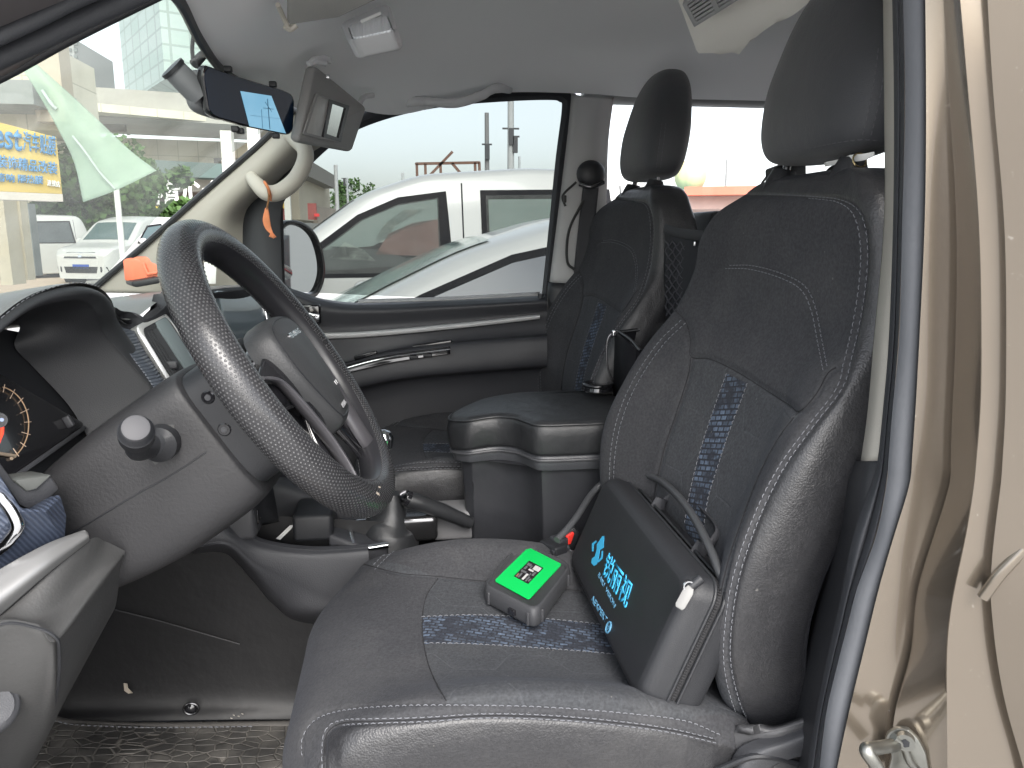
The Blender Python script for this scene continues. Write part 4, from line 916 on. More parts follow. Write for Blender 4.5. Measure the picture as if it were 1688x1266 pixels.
prism('card', [W(x, y, 1.70) for x, y in ((343, 432), (351, 434), (357, 441), (356, 468), (344, 468))], (-.01, .006, 0), whitep, ph, .001)

# left lower end of the dashboard
blue = NT('blue brushed facing'); wv = blue.new('TexWave'); wv.bands_direction = 'DIAGONAL'; wv.inputs['Scale'].default_value = 80; wv.inputs['Distortion'].default_value = 1.2; blue.lk(blue.obj(), wv.inputs['Vector'])
cbl = blue.mix(wv.outputs[0], (.030, .038, .060), (.055, .068, .10)); blue.fin(cbl, .4, blue.bump(wv.outputs[0], .0012, .6))
bp4 = [W(-150, 690, .82), W(0, 776, .84), W(38, 836, .845), W(70, 838, .86), W(101, 812, .90), W(113, 850, .905), W(110, 895, .90), W(0, 945, .85), W(-150, 1010, .80)]
prism('blue_facing', bp4, (-.03, .012, -.01), blue.m, dash, .005, 3)
prism('vent_bracket', [W(x, y, .86+x*.0005) for x, y in ((-60, 745), (0, 762), (22, 792), (44, 809), (84, 784), (99, 806), (66, 836), (48, 842), (32, 832), (0, 786), (-60, 800))], (-.02, .02, 0), blk2, dash, .003)
prism('bracket_shelf', [W(24, 792, .87), W(85, 783, .90), W(60, 806, .885), W(44, 810, .88)], (-.03, .02, .0), simple('bracket shelf plastic', (.10, .105, .10), .5), dash, .001)
ev = E('side_air_vent', W(-20, 860, .83), 'chrome ringed side air vent cut off at the left picture edge', 'air vent')
cq = [W(x, y, .842) for x, y in cr([(-150, 770), (-20, 808), (8, 828), (24, 852), (28, 868), (18, 884), (0, 902), (-80, 960), (-160, 990)], 50)]
tube('vent_ring', cq, .0075, chrome, ev, 14)
prism('vent_grille', [W(x, y, .85) for x, y in ((-150, 790), (-20, 822), (2, 838), (14, 858), (8, 874), (-10, 890), (-150, 970))], (-.02, .01, 0), gloss, ev, .002)
patch('silver_trim', [[W(-60, 980, .80), W(0, 938, .825), W(75, 897, .86), W(128, 877, .895), W(140, 874, .90)], [W(-60, 1000, .785), W(0, 955, .815), W(80, 908, .85), W(134, 880, .89), W(145, 878, .90)], [W(-60, 1040, .775), W(0, 990, .80), W(80, 930, .84), W(140, 888, .885), W(147, 886, .895)], [W(-60, 1070, .78), W(0, 1016, .805), W(80, 945, .845), W(140, 898, .89), W(148, 890, .90)]], simple('satin silver trim', (.20, .20, .20), .38, var=.05, Metallic=.35), 24, 40, .01, dash)
lowm = simple('grained lower trim', (.055, .055, .055), .55, var=.15, grain=320)
patch('knee_panel', [[W(-60, 1060, .79), W(0, 1014, .81), W(80, 944, .85), W(148, 889, .90), W(175, 893, .93), W(206, 908, .95)],
                     [W(-60, 1068, .775), W(0, 1020, .795), W(60, 1015, .81), W(120, 975, .86), W(170, 935, .91), W(205, 914, .95)],
                     [W(-60, 1080, .762), W(0, 1027, .775), W(60, 1030, .785), W(93, 1050, .79), W(150, 985, .86), W(204, 918, .955)],
                     [W(-60, 1092, .765), W(20, 1050, .78), W(75, 1065, .79), W(97, 1062, .80), W(150, 1008, .88), W(202, 930, .965)],
                     [W(-60, 1180, .79), W(20, 1150, .80), W(70, 1140, .815), W(98, 1130, .83), W(140, 1070, .90), W(196, 965, .975)],
                     [W(-60, 1270, .84), W(0, 1262, .85), W(50, 1230, .86), W(88, 1190, .88), W(126, 1110, .93), W(190, 1000, .99)],
                     [W(-60, 1420, .92), W(0, 1380, .92), W(30, 1300, .93), W(60, 1250, .94), W(110, 1150, .97), W(180, 1020, 1.03)]], lowm, 90, 90, 0, dash, flip=True)
tube('knee_seam', [W(-60, 1084, .760), W(0, 1030, .773), W(60, 1035, .783), W(92, 1051, .786), W(98, 1075, .795), W(96, 1130, .82), W(86, 1185, .875)], .0018, blk, dash, 6, 40)
tube('release_knob', [W(-20, 1170, .80), W(-16, 1168, .785), W(-14, 1166, .78)], [.028, .027, .02], blk2, dash, 24, 12)
# lower dash and bulkhead cover behind the column
patch('lower_dashboard', [[W(-150, 800, 1.0), W(60, 790, 1.12), W(300, 760, 1.2), W(440, 740, 1.30)], [W(-150, 950, 1.0), W(60, 900, 1.12), W(300, 850, 1.2), W(450, 800, 1.30)], [W(-150, 1050, 1.1), W(60, 1000, 1.25), W(300, 900, 1.3), W(460, 860, 1.36)]], blk, 20, 20, .01, dash)

prism('dashboard_end_panel', [(x, .70, z) for x, z in ((-1.0, 1.20), (-.56, 1.225), (-.47, 1.12), (-.43, .98), (-.46, .74), (-1.0, .74))], (0, .02, 0), blk, dash, .004)
# ================================================================== STEERING COLUMN, WHEEL
wc = W(476, 608, 1.02)
TH = R(33); PH = R(3.5)
wn_ = V((math.cos(TH)*math.cos(PH), -math.cos(TH)*math.sin(PH), math.sin(TH))).normalized()   # rim normal, toward the driver
wy = V((math.sin(PH), math.cos(PH), 0)); wy = (wy-wn_*wy.dot(wn_)).normalized()                # toward the passenger side
wu = wy.cross(wn_) if wy.cross(wn_).z > 0 else wn_.cross(wy); wu.normalize()                    # up along the rim
RW = .198
sw = E('steering_wheel', wc, 'black steering wheel in a perforated grip cover with scuffed lower rim', 'steering wheel')
def wp(a, b_, n=0): return wc+wy*a+wu*b_+wn_*n
nu, nv_ = 260, 48
vs, uv = [], []
for i in range(nu):
    a = i/nu*2*math.pi
    for j in range(nv_):
        p = j/nv_*2*math.pi; rr = .0235; q = RW+rr*math.cos(p)
        vs.append(wp(q*math.cos(a), q*math.sin(a), rr*math.sin(p)*1.02))
pf = NT('perforated grip cover')
# object-space toroidal dots from stored attributes
d1, d2 = pf.attr('along'), pf.attr('round')
fx = pf.math('SUBTRACT', pf.math('FRACT', d1), .5); row = pf.math('FLOOR', d1); sh_ = pf.math('MULTIPLY', pf.math('MODULO', row, 2.0), .5); fy = pf.math('SUBTRACT', pf.math('FRACT', pf.math('ADD', d2, sh_)), .5)
rr_ = pf.math('SQRT', pf.math('ADD', pf.math('MULTIPLY', fx, fx), pf.math('MULTIPLY', fy, fy))); dot = pf.ramp(rr_, .16, .30, 1, 0); dotm = pf.math('MULTIPLY', dot, pf.attr('perf'))
scf = pf.ramp(pf.noise(26, 5), .66, .72)
cc_ = pf.mix(dotm, pf.mix(pf.noise(20, 4), (.020, .020, .022), (.032, .032, .034)), (.075, .075, .078))
pf.fin(cc_, pf.math('ADD', pf.ramp(pf.noise(40, 3), .3, .7, .20, .30), pf.math('MULTIPLY', dotm, .2)), pf.bump(dotm, .0007, .8, pf.bump(pf.noise(500, 3), .0004, .5)))
# wound quad grid, seams left open in the attribute sense
rim = mesh('rim', vs, gridfaces(nu, nv_, True, True), pf.m, sw, 60)
al, ro, pe = [], [], []
for i in range(nu):
    for j in range(nv_):
        a = i/nu*2*math.pi; p = j/nv_*2*math.pi
        al.append((i if True else 0)/nu*2*math.pi*RW/.0043); pp = (p+math.pi) % (2*math.pi); ro.append(pp*.0235/.0043)
        pe.append(1.0)
fattr(rim, 'along', al); fattr(rim, 'round', ro); fattr(rim, 'perf', pe)
dthr = simple('dark thread', (.06, .06, .065), .7)
for off in (-1, 1):
    P_ = [];
    for i in range(0, 361, 2):
        a = R(i); p = math.pi+off*.85; q = RW+.0238*math.cos(p); n_ = (wy*math.cos(a)+wu*math.sin(a))*math.cos(p)+wn_*math.sin(p)
        P_.append((wp(q*math.cos(a), q*math.sin(a), .0238*math.sin(p)), n_))
    stitch_rows([P_], 'rim_stitching', dthr, rim)
vs = []
for i in range(nu):
    a = i/nu*2*math.pi
    for j in range(14):
        p = math.pi-.8+1.6*j/13; q = RW+.0244*math.cos(p); vs.append(wp(q*math.cos(a), q*math.sin(a), .0244*math.sin(p)))
mesh('rim_inner_band', vs, gridfaces(nu, 14, True, False), rimm, rim, 60)
# scuffs where the cover is worn
sc_m = simple('worn cover lining', (.42, .36, .30), .8, var=.2)
for a, p, s_ in ((R(243), R(72), .006), (R(248), R(95), .004), (R(291), R(40), .005)):
    q = RW+.0236*math.cos(p); c0 = wp(q*math.cos(a), q*math.sin(a), .0236*math.sin(p)); n_ = (wy*math.cos(a)+wu*math.sin(a))*math.cos(p)+wn_*math.sin(p)
    t1 = -wy*math.sin(a)+wu*math.cos(a); t2 = n_.cross(t1)
    prism('scuff', [c0+t1*s_*random.uniform(.5, 1.3)*math.cos(k)+t2*s_*.5*random.uniform(.3, 1.2)*math.sin(k)-n_*.0006 for k in np.linspace(0, 6.2, 9)[:-1]], n_*.0011, sc_m, rim)
# hub: airbag cover
hubm = simple('airbag cover plastic', (.032, .033, .035), .55, grain=420)
HS = .86
hub_o = [(-.090, .045), (-.078, .078), (-.035, .092), (.035, .092), (.078, .078), (.090, .045), (.086, .0), (.066, -.05), (.044, -.088), (.026, -.098), (-.026, -.098), (-.044, -.088), (-.066, -.05), (-.086, 0)]
ho = cr([(x*HS+.006, y*HS-.014) for x, y in hub_o], 90, True)
hrows = []
for f, h in ((1.02, -.010), (1.03, .004), (1.0, .016), (.95, .0235), (.86, .0275), (.7, .031), (.45, .034), (.2, .035), (.02, .0352)):
    hrows.append([wp(x*f, (y+.0)*f, h) for x, y in ho])
Bh = np.array([[list(p) for p in r] for r in hrows]); Bh = np.stack([cr(Bh[:, j], 50) for j in range(90)], 1)
hub = mesh('airbag_cover', Bh.reshape(-1, 3), gridfaces(50, 90, False, True)+[tuple(49*90+k for k in range(90))], hubm, sw, 50)
tube('cover_groove', [wp(x*.90, y*.90, .0262) for x, y in ho], .0011, blk, hub, 6, closed=True)
text('wheel_lettering', 'FENGXING', .0105, wp(-.032, .030, .0335), wy, wu, chrome, hub, .0010, 0, 1.2)
text('airbag_lettering', 'AIRBAG', .0085, wp(-.013, -.080, .0315), wy, wu, simple('grey moulded letters', (.25, .25, .26), .5), hub, .0006)
for x in (-.004, .006): rbox('horn_mark', wp(x+.024, -.050, .0345), (.003, .006, .001), silver, hub, .0003, Matrix((wy, wu, wn_)).transposed())
# spokes
spm = simple('satin grey spoke', (.07, .068, .075), .4, var=.08, Metallic=.3)
def spoke(name, a, w0, w1, mat, r0=.06, r1=.195, h0=.004, h1=-.004):
    d = wy*math.cos(a)+wu*math.sin(a); s = wn_.cross(d)
    rows_ = []
    for t_ in np.linspace(0, 1, 12):
        c0 = wc+d*(r0+(r1-r0)*t_)+wn_*(h0+(h1-h0)*t_-.010*math.sin(t_*math.pi)); ww = w0+(w1-w0)*t_-(.012*math.sin(math.pi*t_)); hh = .011
        rows_.append([c0+s*ww*math.cos(k)+wn_*hh*math.sin(k) for k in np.linspace(0, 2*math.pi, 24, endpoint=False)])
    B_ = np.array([[list(p) for p in r] for r in rows_])
    return mesh(name, B_.reshape(-1, 3), gridfaces(12, 24, False, True)+[tuple(range(24)), tuple(11*24+k for k in range(24))], mat, sw, 60)
spoke('spoke', R(186), .040, .030, gloss); spoke('spoke', R(-6), .040, .030, gloss)
spoke('lower_spoke', R(236), .030, .024, gloss, .07); spoke('lower_spoke', R(-56), .030, .024, gloss, .07)
# satin insert ribbon framing the lower hub
for sgn in (-1, 1):
    tube('spoke_trim', [wp(sgn*.138, .012, .006), wp(sgn*.110, -.004, .011), wp(sgn*.096, -.045, .012), wp(sgn*.082, -.10, .010), wp(sgn*.085, -.15, .006), wp(sgn*.105, -.172, .002)], [.004, .007, .0085, .009, .009, .005], spm, sw, 12, 50, sq=(.6, 1.3))
for sg in (-1, 1):
    prism('spoke_web', [wp(sg*x, y, -.014) for x, y in ((.165, .018), (.06, .030), (.045, -.09), (.070, -.168), (.104, -.158), (.108, -.10), (.122, -.045), (.172, -.020))], wn_*.007, gloss, sw, .003)
prism('hub_back', [wp(x*.72, y*.75, -.05) for x, y in ho], wn_*.045, gloss, sw, .004)

# column shroud: loft along the column axis
col = E('steering_column', wc-wn_*.25, 'dark grey steering column shroud with a round ended wiper stalk', 'steering column')
ca = -wn_
def csec(s, hw, up, dn, r=.03):
    c0 = wc+ca*s; out = []
    for k in range(40):
        a = k/40*2*math.pi; e = .45
        x = hw*math.copysign(abs(math.cos(a))**e, math.cos(a)); y = math.copysign(abs(math.sin(a))**e, math.sin(a)); y = y*(up if y > 0 else dn)
        out.append(c0+wy*x+wu*y)
    return out
rows_ = [csec(.100, .055, .060, .10), csec(.103, .066, .070, .112), csec(.112, .072, .074, .118), csec(.15, .075, .074, .124), csec(.25, .077, .070, .125), csec(.345, .076, .058, .11), csec(.375, .070, .045, .09), csec(.385, .055, .03, .07)]
Bh = np.array([[list(p) for p in r] for r in rows_]); Bh = np.stack([cr(Bh[:, j], 60) for j in range(40)], 1); Bh = np.stack([cr(Bh[i], 120, True) for i in range(60)], 0)
shroud = mesh('column_shroud', Bh.reshape(-1, 3), gridfaces(60, 120, False, True)+[tuple(range(120)), tuple(59*120+k for k in range(120))], colm, col, 50)
sbv = bvh(shroud); seam = trace(sbv, [(112, 882), (150, 860), (230, 812), (262, 795), (300, 772), (340, 745)])
if len(seam) > 3: tube('shroud_seam', [a+n*.0002 for a, n in seam], .0011, blk, shroud, 6)
# dark collar between shroud and wheel
def csec2(s, hw, up, dn): return csec(s, hw, up, dn)
rows_ = [csec2(.03, .03, .03, .03), csec2(.032, .062, .064, .085), csec2(.05, .066, .068, .098), csec2(.106, .064, .066, .104)]
Bh = np.array([[list(p) for p in r] for r in rows_]); Bh = np.stack([cr(Bh[:, j], 20) for j in range(40)], 1)
collar = mesh('collar', Bh.reshape(-1, 3), gridfaces(20, 40, False, True), blk, col, 50)
cbv = bvh(collar)
for x, y in ((343, 655), (370, 708)):
    a, n = cast(cbv, x, y)
    if a: tube('screw_hole', [a+n*.0002, a+n*.0016], [.0085, .007], gloss, collar, 20); tube('screw', [a+n*.001, a+n*.0022], [.0045, .0035], blk2, collar, 12)
# stalk
s0, n0 = cast(sbv, 268, 728)
if s0 is None: s0 = W(268, 728, .94)
tube('stalk_boss', [s0+V((.0, .01, 0)), s0+V((0, -.016, 0)), s0+V((-.002, -.02, .002))], [.023, .021, .014], blk, col, 24)
prism('stalk_recess', [cast(sbv, x, y)[0] or W(x, y, .95) for x, y in ((238, 742), (256, 766), (278, 752), (290, 735), (288, 700), (262, 700))], (0, -.0015, 0), lowm, col)
s1 = s0+V((-.012, -.05, .003)); s2 = W(224, 706, s0.y-.12)
tube('wiper_stalk', [s0, s1, s2+(s1-s2)*.25], [.012, .0115, .012], blk, col, 20, 14)
dd = (s2-s1).normalized(); tube('stalk_knob', [s2-dd*.036, s2-dd*.034, s2-dd*.030, s2-dd*.012, s2-dd*.010, s2-dd*.002, s2], [.012, .0165, .0185, .0185, .0165, .0155, .0135], blk, col, 28)
tube('knob_cap', [s2-dd*.001, s2+dd*.0022, s2+dd*.003], [.0145, .0138, .012], simple('grey knob cap', (.06, .06, .065), .6), col, 28)

# ================================================================== CENTRE CONSOLE
cons = E('centre_console', (-.2, 1.4, .7), 'low grey centre console with storage tray and chrome gear surround', 'console')
cm = simple('console plastic', (.038, .039, .044), .5, grain=500)
top_n = [W(330, 868, 1.27), W(372, 862, 1.29), W(430, 893, 1.31), W(500, 905, 1.32), W(560, 905, 1.32), W(606, 902, 1.32)]
sideT = [W(325, 880, 1.262), W(372, 876, 1.28), W(428, 908, 1.30), W(500, 921, 1.31), W(560, 921, 1.31), W(608, 918, 1.31)]
s_b1 = [W(320, 900, 1.262), W(375, 893, 1.278), W(425, 930, 1.298), W(488, 960, 1.308), W(545, 985, 1.305), W(612, 990, 1.30)]
s_b2 = [W(318, 905, 1.27), W(372, 903, 1.29), W(418, 945, 1.312), W(455, 985, 1.325), W(500, 1012, 1.318), W(620, 1016, 1.31)]
s_b3 = [W(318, 915, 1.40), W(372, 915, 1.40), W(415, 960, 1.40), W(450, 1000, 1.40), W(500, 1030, 1.40), W(620, 1035, 1.40)]
far_t = [W(420, 800, 1.45), W(440, 803, 1.46), W(470, 805, 1.46), W(520, 822, 1.45), W(565, 838, 1.45), W(640, 838, 1.45)]
patch('console_side', [top_n, sideT, s_b1, s_b2, s_b3], cm, 60, 80, 0, cons, flip=True)
tn2 = [p+V((0, .012, .001)) for p in top_n]; tn3 = [p+V((0, .016, -.02)) for p in top_n]; tfl = [p+V((0, .03, -.05)) for p in top_n]
ff = [p+V((0, -.01, -.055)) for p in far_t]
patch('storage_tray', [top_n, tn2, tn3, tfl, [a*.3+c*.7+V((0, 0, -.01)) for a, c in zip(tfl, ff)], ff, far_t, [p+V((0, .05, .004)) for p in far_t]], simple('tray rubber', (.045, .046, .052), .6), 60, 60, 0, cons, flip=True)
rbox('tray_pocket', W(520, 855, 1.39), (.07, .10, .05), blk, cons, .008)
prism('tray_paper', [W(x, y, 1.37) for x, y in ((455, 888), (478, 866), (484, 866), (480, 872), (462, 890))], (0, .004, 0), whitep, cons)
rbox('socket_panel', W(405, 848, 1.34), (.05, .10, .06), blk2, cons, .01)
for y in (1.31, 1.33): rbox('slot', (W(405, 848, 1.34).x+.026, y, W(405, 848, 1.34).z+.005), (.002, .004, .025), gloss, cons, .0005)
# gear surround and gear lever boot
gq = [W(536, 868, 1.39), W(600, 862, 1.44), W(632, 893, 1.43), W(570, 905, 1.35)]
gs = [W(540, 880, 1.34), W(560, 852, 1.41), W(600, 850, 1.44), W(640, 870, 1.42), W(640, 900, 1.34), W(606, 906, 1.325)]
prism('gear_panel', [p+V((0, 0, .0)) for p in gs], (0, 0, -.03), cm, cons, .006, 3)
tube('gear_surround', [W(582, 898, 1.335), W(577, 875, 1.37), W(584, 862, 1.40), W(620, 858, 1.43)], .0055, chrome, cons, 10, 30)
tube('gear_surround', [W(576, 902, 1.335), W(606, 903, 1.33), W(640, 898, 1.33)], .006, chrome, cons, 10, 20)
gl_ = E('gear_lever', W(640, 850, 1.40), 'black gear lever boot and knob half hidden behind the steering wheel', 'gear lever')
gb = W(640, 880, 1.40); tube('boot', [gb+V((0, 0, -.02)), gb+V((.0, 0, .01)), gb+V((.005, 0, .03)), gb+V((.008, 0, .05)), gb+V((.01, 0, .08))], [.058, .05, .034, .024, .015], leather, gl_, 24, 40)
kn = W(622, 700, 1.42)+V((.0, .0, .0)); tube('lever_shaft', [gb+V((.01, 0, .06)), W(637, 800, 1.40), W(632, 735, 1.41)], .007, steelw, gl_, 12)
tube('knob', [W(632, 745, 1.41), W(632, 738, 1.41), W(632, 722, 1.41), W(632, 712, 1.41), W(632, 708, 1.41)], [.010, .017, .019, .014, .004], chrome, gl_, 22, 30)
# hand brake
hbk = E('hand_brake', W(720, 840, 1.42), 'black hand brake lever with a silver push button, angled between the seats', 'hand brake')
tube('brake_grip', [W(668, 822, 1.38), W(690, 828, 1.385), W(730, 843, 1.40), W(775, 862, 1.42)], [.0135, .0155, .015, .012], leather, hbk, 20, 40)
tube('brake_button', [W(664, 815, 1.375), W(672, 820, 1.38)], [.0085, .009], chrome, hbk, 16)
tube('grip_collar', [W(668, 820, 1.38), W(674, 823, 1.381)], [.0145, .0148], gloss, hbk, 20)
rbox('brake_pedestal', W(752, 856, 1.48), (.10, .08, .06), simple('console inner grey', (.16, .16, .165), .5), hbk, .01)
rbox('brake_pedestal_cover', W(690, 858, 1.43), (.07, .10, .05), steelw, hbk, .01)

# footwell: rubberised tunnel lining, fastener, scuffs; embossed mat
fw_ = E('footwell_liner', (-.3, 1.38, .6), 'black rubber footwell liner with a round fastener and white scuff marks', 'floor liner')
lm = NT('liner'); nn = lm.noise(6, 6); sc1 = lm.ramp(lm.noise(24, 8, rough=.7), .66, .74)
lm.fin(lm.mix(lm.math('MULTIPLY', sc1, .25), lm.mix(nn, (.006, .006, .007), (.011, .011, .012)), (.07, .07, .07)), .55, lm.bump(lm.noise(10, 5), .006, .5))
patch('liner', [[W(-60, 900, 1.37), W(150, 860, 1.37), W(400, 850, 1.37), W(640, 860, 1.37)], [W(-60, 1000, 1.40), W(150, 980, 1.39), W(400, 960, 1.38), W(640, 960, 1.37)], [W(-60, 1150, 1.41), W(150, 1140, 1.40), W(400, 1130, 1.385), W(640, 1130, 1.37)], [W(-60, 1195, 1.375), W(150, 1190, 1.37), W(400, 1186, 1.36), W(640, 1186, 1.36)]], lm.m, 40, 60, 0, fw_)
tube('liner_seam', [W(180, 1003, 1.385), W(260, 1023, 1.383), W(340, 1046, 1.381), W(395, 1062, 1.379)], .0013, simple('seam grey', (.05, .05, .052), .6), fw_, 6, 30)
pf_ = W(316, 1166, 1.372)
tube('fastener_ring', [pf_+V((.013*math.cos(a), -.004, .011*math.sin(a))) for a in np.linspace(0, 2*math.pi, 24, endpoint=False)], .0025, steelw, fw_, 8, closed=True)
tube('fastener_knob', [pf_, pf_+V((0, -.008, .001)), pf_+V((0, -.011, .001))], [.010, .009, .003], gloss, fw_, 20)
prism('tear', [W(x, y, 1.387) for x, y in ((204, 1126), (210, 1127), (211, 1134), (219, 1142), (212, 1143), (205, 1138))], (0, -.001, 0), simple('exposed foam', (.38, .33, .27), .9), fw_)
b = MB()
for x, y in ((384, 1178), (392, 1180), (380, 1183), (398, 1176), (120, 1045), (124, 1068), (112, 1088)): b.bar(W(x, y, 1.355), W(x+3, y+1.5, 1.355), .002, .001)
b.done('grit', simple('grit', (.35, .33, .30), .9), fw_)
mt = E('floor_mat', (-.35, 1.2, .5), 'dusty crocodile-embossed floor mat with stitched edge, bottom left', 'floor mat')
mm_ = NT('embossed mat'); mp_ = mm_.new('Mapping'); mp_.inputs['Scale'].default_value = (1, 1.6, 1); mm_.lk(mm_.obj(), mp_.inputs[0])
ve = mm_.vor(34, 'DISTANCE_TO_EDGE', mp_.outputs[0], .75); ed = mm_.ramp(ve, .02, .07, 1, 0)
dust = mm_.ramp(mm_.noise(9, 7, rough=.65), .42, .66)
cm_ = mm_.mix(dust, (.038, .037, .036), (.125, .118, .108)); cm_ = mm_.mix(mm_.math('MULTIPLY', mm_.math('MULTIPLY', ed, mm_.ramp(mm_.noise(14, 5), .3, .65, .2, 1)), .6), cm_, (.22, .205, .185)); st_ = mm_.ramp(mm_.noise(20, 4), .66, .72); cm_ = mm_.mix(st_, cm_, (.035, .03, .028))
mm_.fin(cm_, mm_.ramp(dust, 0, 1, .4, .8), mm_.bump(ed, -.003, .8, mm_.bump(mm_.noise(60, 4), .002, .5)))
patch('mat', [[W(60, 1172, 1.36), W(120, 1186, 1.36), W(260, 1190, 1.355), W(420, 1188, 1.35), W(600, 1186, 1.35)], [W(40, 1200, 1.32), W(120, 1204, 1.32), W(260, 1208, 1.32), W(420, 1207, 1.315), W(600, 1205, 1.315)], [W(-20, 1300, 1.17), W(100, 1300, 1.17), W(260, 1300, 1.17), W(420, 1300, 1.17), W(600, 1300, 1.17)], [W(-100, 1500, .98), W(100, 1500, .98), W(260, 1500, .98), W(420, 1500, .98), W(600, 1500, .98)]], mm_.m, 40, 50, .006, mt)
tube('mat_binding', [W(52, 1172, 1.355), W(85, 1183, 1.352), W(130, 1192, 1.348), W(260, 1196, 1.345), W(420, 1194, 1.34), W(560, 1190, 1.34)], .005, simple('mat binding', (.10, .095, .09), .7, var=.3, vs=60), mt, 8, 60, sq=(.5, 1.6))
b = MB(); bp_ = cr([W(60, 1180, 1.345), W(90, 1190, 1.342), W(130, 1198, 1.338), W(260, 1202, 1.335), W(420, 1200, 1.33)], 120); stitches(b, [(V(p)+V((0, 0, .003)), V((0, -.5, .8))) for p in bp_], .006, .004, .001); b.done('mat_stitching', threadm, mt)
tube('wire_loom', [W(90, 1180, 1.20), W(100, 1150, 1.18), W(112, 1110, 1.16), W(130, 1085, 1.15), W(150, 1060, 1.14)], .004, cord, fw_, 8, 30)
# ================================================================== THINGS BETWEEN AND ON THE SEATS
ab = E('armrest_box', (.25, 1.45, .75), 'black leatherette armrest box with padded curved lid between the seats', 'armrest')
zl = 1.068
lid_o = [W(1020, 636, 1.60), W(940, 636, 1.60), W(850, 641, 1.60), (W(792, 656, 1.555)), W(752, 680, 1.50), W(738, 694, 1.47), W(742, 712, 1.435), W(770, 716, 1.40), W(820, 700, 1.40), W(850, 700, 1.38), W(868, 706, 1.345), W(882, 713, 1.32), W(905, 713, 1.315), W(1000, 704, 1.315), W(1060, 700, 1.315), W(1060, 636, 1.60)]
oc = np.array([[p.x, p.y] for p in lid_o]); oc = lin([(a[0], a[1]) for a in oc], 160, True)
# plan outline smoothed
for _ in range(3): oc = .25*np.roll(oc, 1, 0)+.5*oc+.25*np.roll(oc, -1, 0)
cxy = oc.mean(0)
def lidz(x, droop=1.0):
    t_ = max(0, (.20-x)/.16); return zl-.028*min(1.2, t_)**2*droop
def ring_rows(spec):
    rows_ = []
    for f, z0, dr in spec:
        q = cxy+(oc-cxy)*f if f >= 0 else cxy+(oc-cxy)*0.02
        rows_.append([V((x, y, z0+(lidz(x, dr)-zl))) for x, y in q])
    B_ = np.array([[list(p) for p in r] for r in rows_]); return B_
def inset(d):
    n = len(oc); t_ = np.roll(oc, -1, 0)-np.roll(oc, 1, 0); t_ /= np.linalg.norm(t_, axis=1)[:, None]; nr = np.stack([t_[:, 1], -t_[:, 0]], 1)
    s_ = np.sign(((cxy-oc)*nr).sum(1).mean()); return oc+nr*s_*d
def loft2(name, spec, mat, parent, cap0=True, cap1=True, ang=50, sub=None):
    rows_ = []
    for d, z0, dr in spec:
        q = inset(d); rows_.append([[x, y, z0+(lidz(x, dr)-zl)] for x, y in q])
    B_ = np.array(rows_)
    if sub: B_ = np.stack([cr(B_[:, j], sub) for j in range(B_.shape[1])], 1)
    n = B_.shape[1]; m_ = B_.shape[0]; f = gridfaces(m_, n, False, True)
    bm = bmesh.new(); vs = [bm.verts.new(p) for p in B_.reshape(-1, 3)]
    for q in f: bm.faces.new([vs[i] for i in q])
    caps = []
    if cap0: caps.append(bm.faces.new([vs[i] for i in range(n)]))
    if cap1: caps.append(bm.faces.new([vs[(m_-1)*n+i] for i in range(n)]))
    bmesh.ops.triangulate(bm, faces=caps); return frombm(name, bm, mat, parent, ang)
lid = loft2('armrest_lid', [(.004, zl-.060, 1), (.0, zl-.055, 1), (-.003, zl-.030, 1), (-.002, zl-.014, 1), (.002, zl-.005, 1), (.009, zl+.001, 1), (.02, zl+.003, 1), (.04, zl+.004, 1)], leather, ab, sub=40)
tube('lid_piping', [V((x, y, zl-.0035+(lidz(x)-zl))) for x, y in inset(.0005)], .0022, leather, lid, 8, closed=True)
loft2('lid_tray', [(.016, zl-.092, .6), (.010, zl-.090, .6), (.006, zl-.078, .7), (.006, zl-.066, .8), (.012, zl-.060, .9)], simple('satin tray plastic', (.05, .052, .058), .4, grain=600), ab)
tube('tray_lip', [V((x, y, zl-.070+(lidz(x, .8)-zl))) for x, y in inset(.004)], .003, blk2, ab, 8, closed=True)
loft2('box_body', [(.05, zl-.36, .0), (.04, zl-.34, 0), (.026, zl-.14, .0), (.022, zl-.09, .5)], simple('box vinyl', (.026, .027, .031), .42, bs=12, bd=.006), ab)
# cup holder and wire rack behind the armrest
ch = E('cup_holder_rack', W(1040, 600, 1.50), 'shiny black wire rack with open box and round cup ring on the armrest', 'rack')
cg_ = W(985, 634, 1.53)
tube('cup_ring', [cg_+V((.028*math.cos(a), .028*math.sin(a), 0)) for a in np.linspace(0, 2*math.pi, 32, endpoint=False)], .005, gloss, ch, 10, closed=True)
tube('cup_base', [cg_+V((0, 0, -.010)), cg_+V((0, 0, .001))], [.033, .030], gloss, ch, 32)
rp = [W(1015, 545, 1.52), W(1085, 537, 1.56), W(1110, 580, 1.46), W(1050, 576, 1.42)]
ring('box_rim', [p+V((0, 0, .0)) for p in rq(rp, 0, .06)], [p for p in rq(rp, .05, .06)], (0, 0, -.005), steelw, ch, .001)
b = MB()
for i in range(4):
    p, q = rp[i], rp[(i+1) % 4]; b.add([p, q, q+V((0, 0, -.15)), p+V((0, 0, -.15))], [(0, 1, 2, 3)])
o_ = b.done('rack_box', simple('box plastic', (.006, .006, .008), .7, Specular_IOR_Level=.2), ch); o_.modifiers.new('s', 'SOLIDIFY').thickness = .002
tube('rack_wire', [W(1013, 546, 1.52), W(1003, 556, 1.52), W(1000, 575, 1.52), W(1001, 600, 1.52), W(1007, 622, 1.52), W(1014, 633, 1.52)], .0018, steelw, ch, 8, 40)
tube('rack_wire', [W(1018, 545, 1.515), W(1040, 560, 1.46), W(1056, 578, 1.415)], .003, steelw, ch, 8, 20)
rbox('rack_clip', W(1014, 549, 1.515), (.014, .012, .014), chrome, ch, .003)

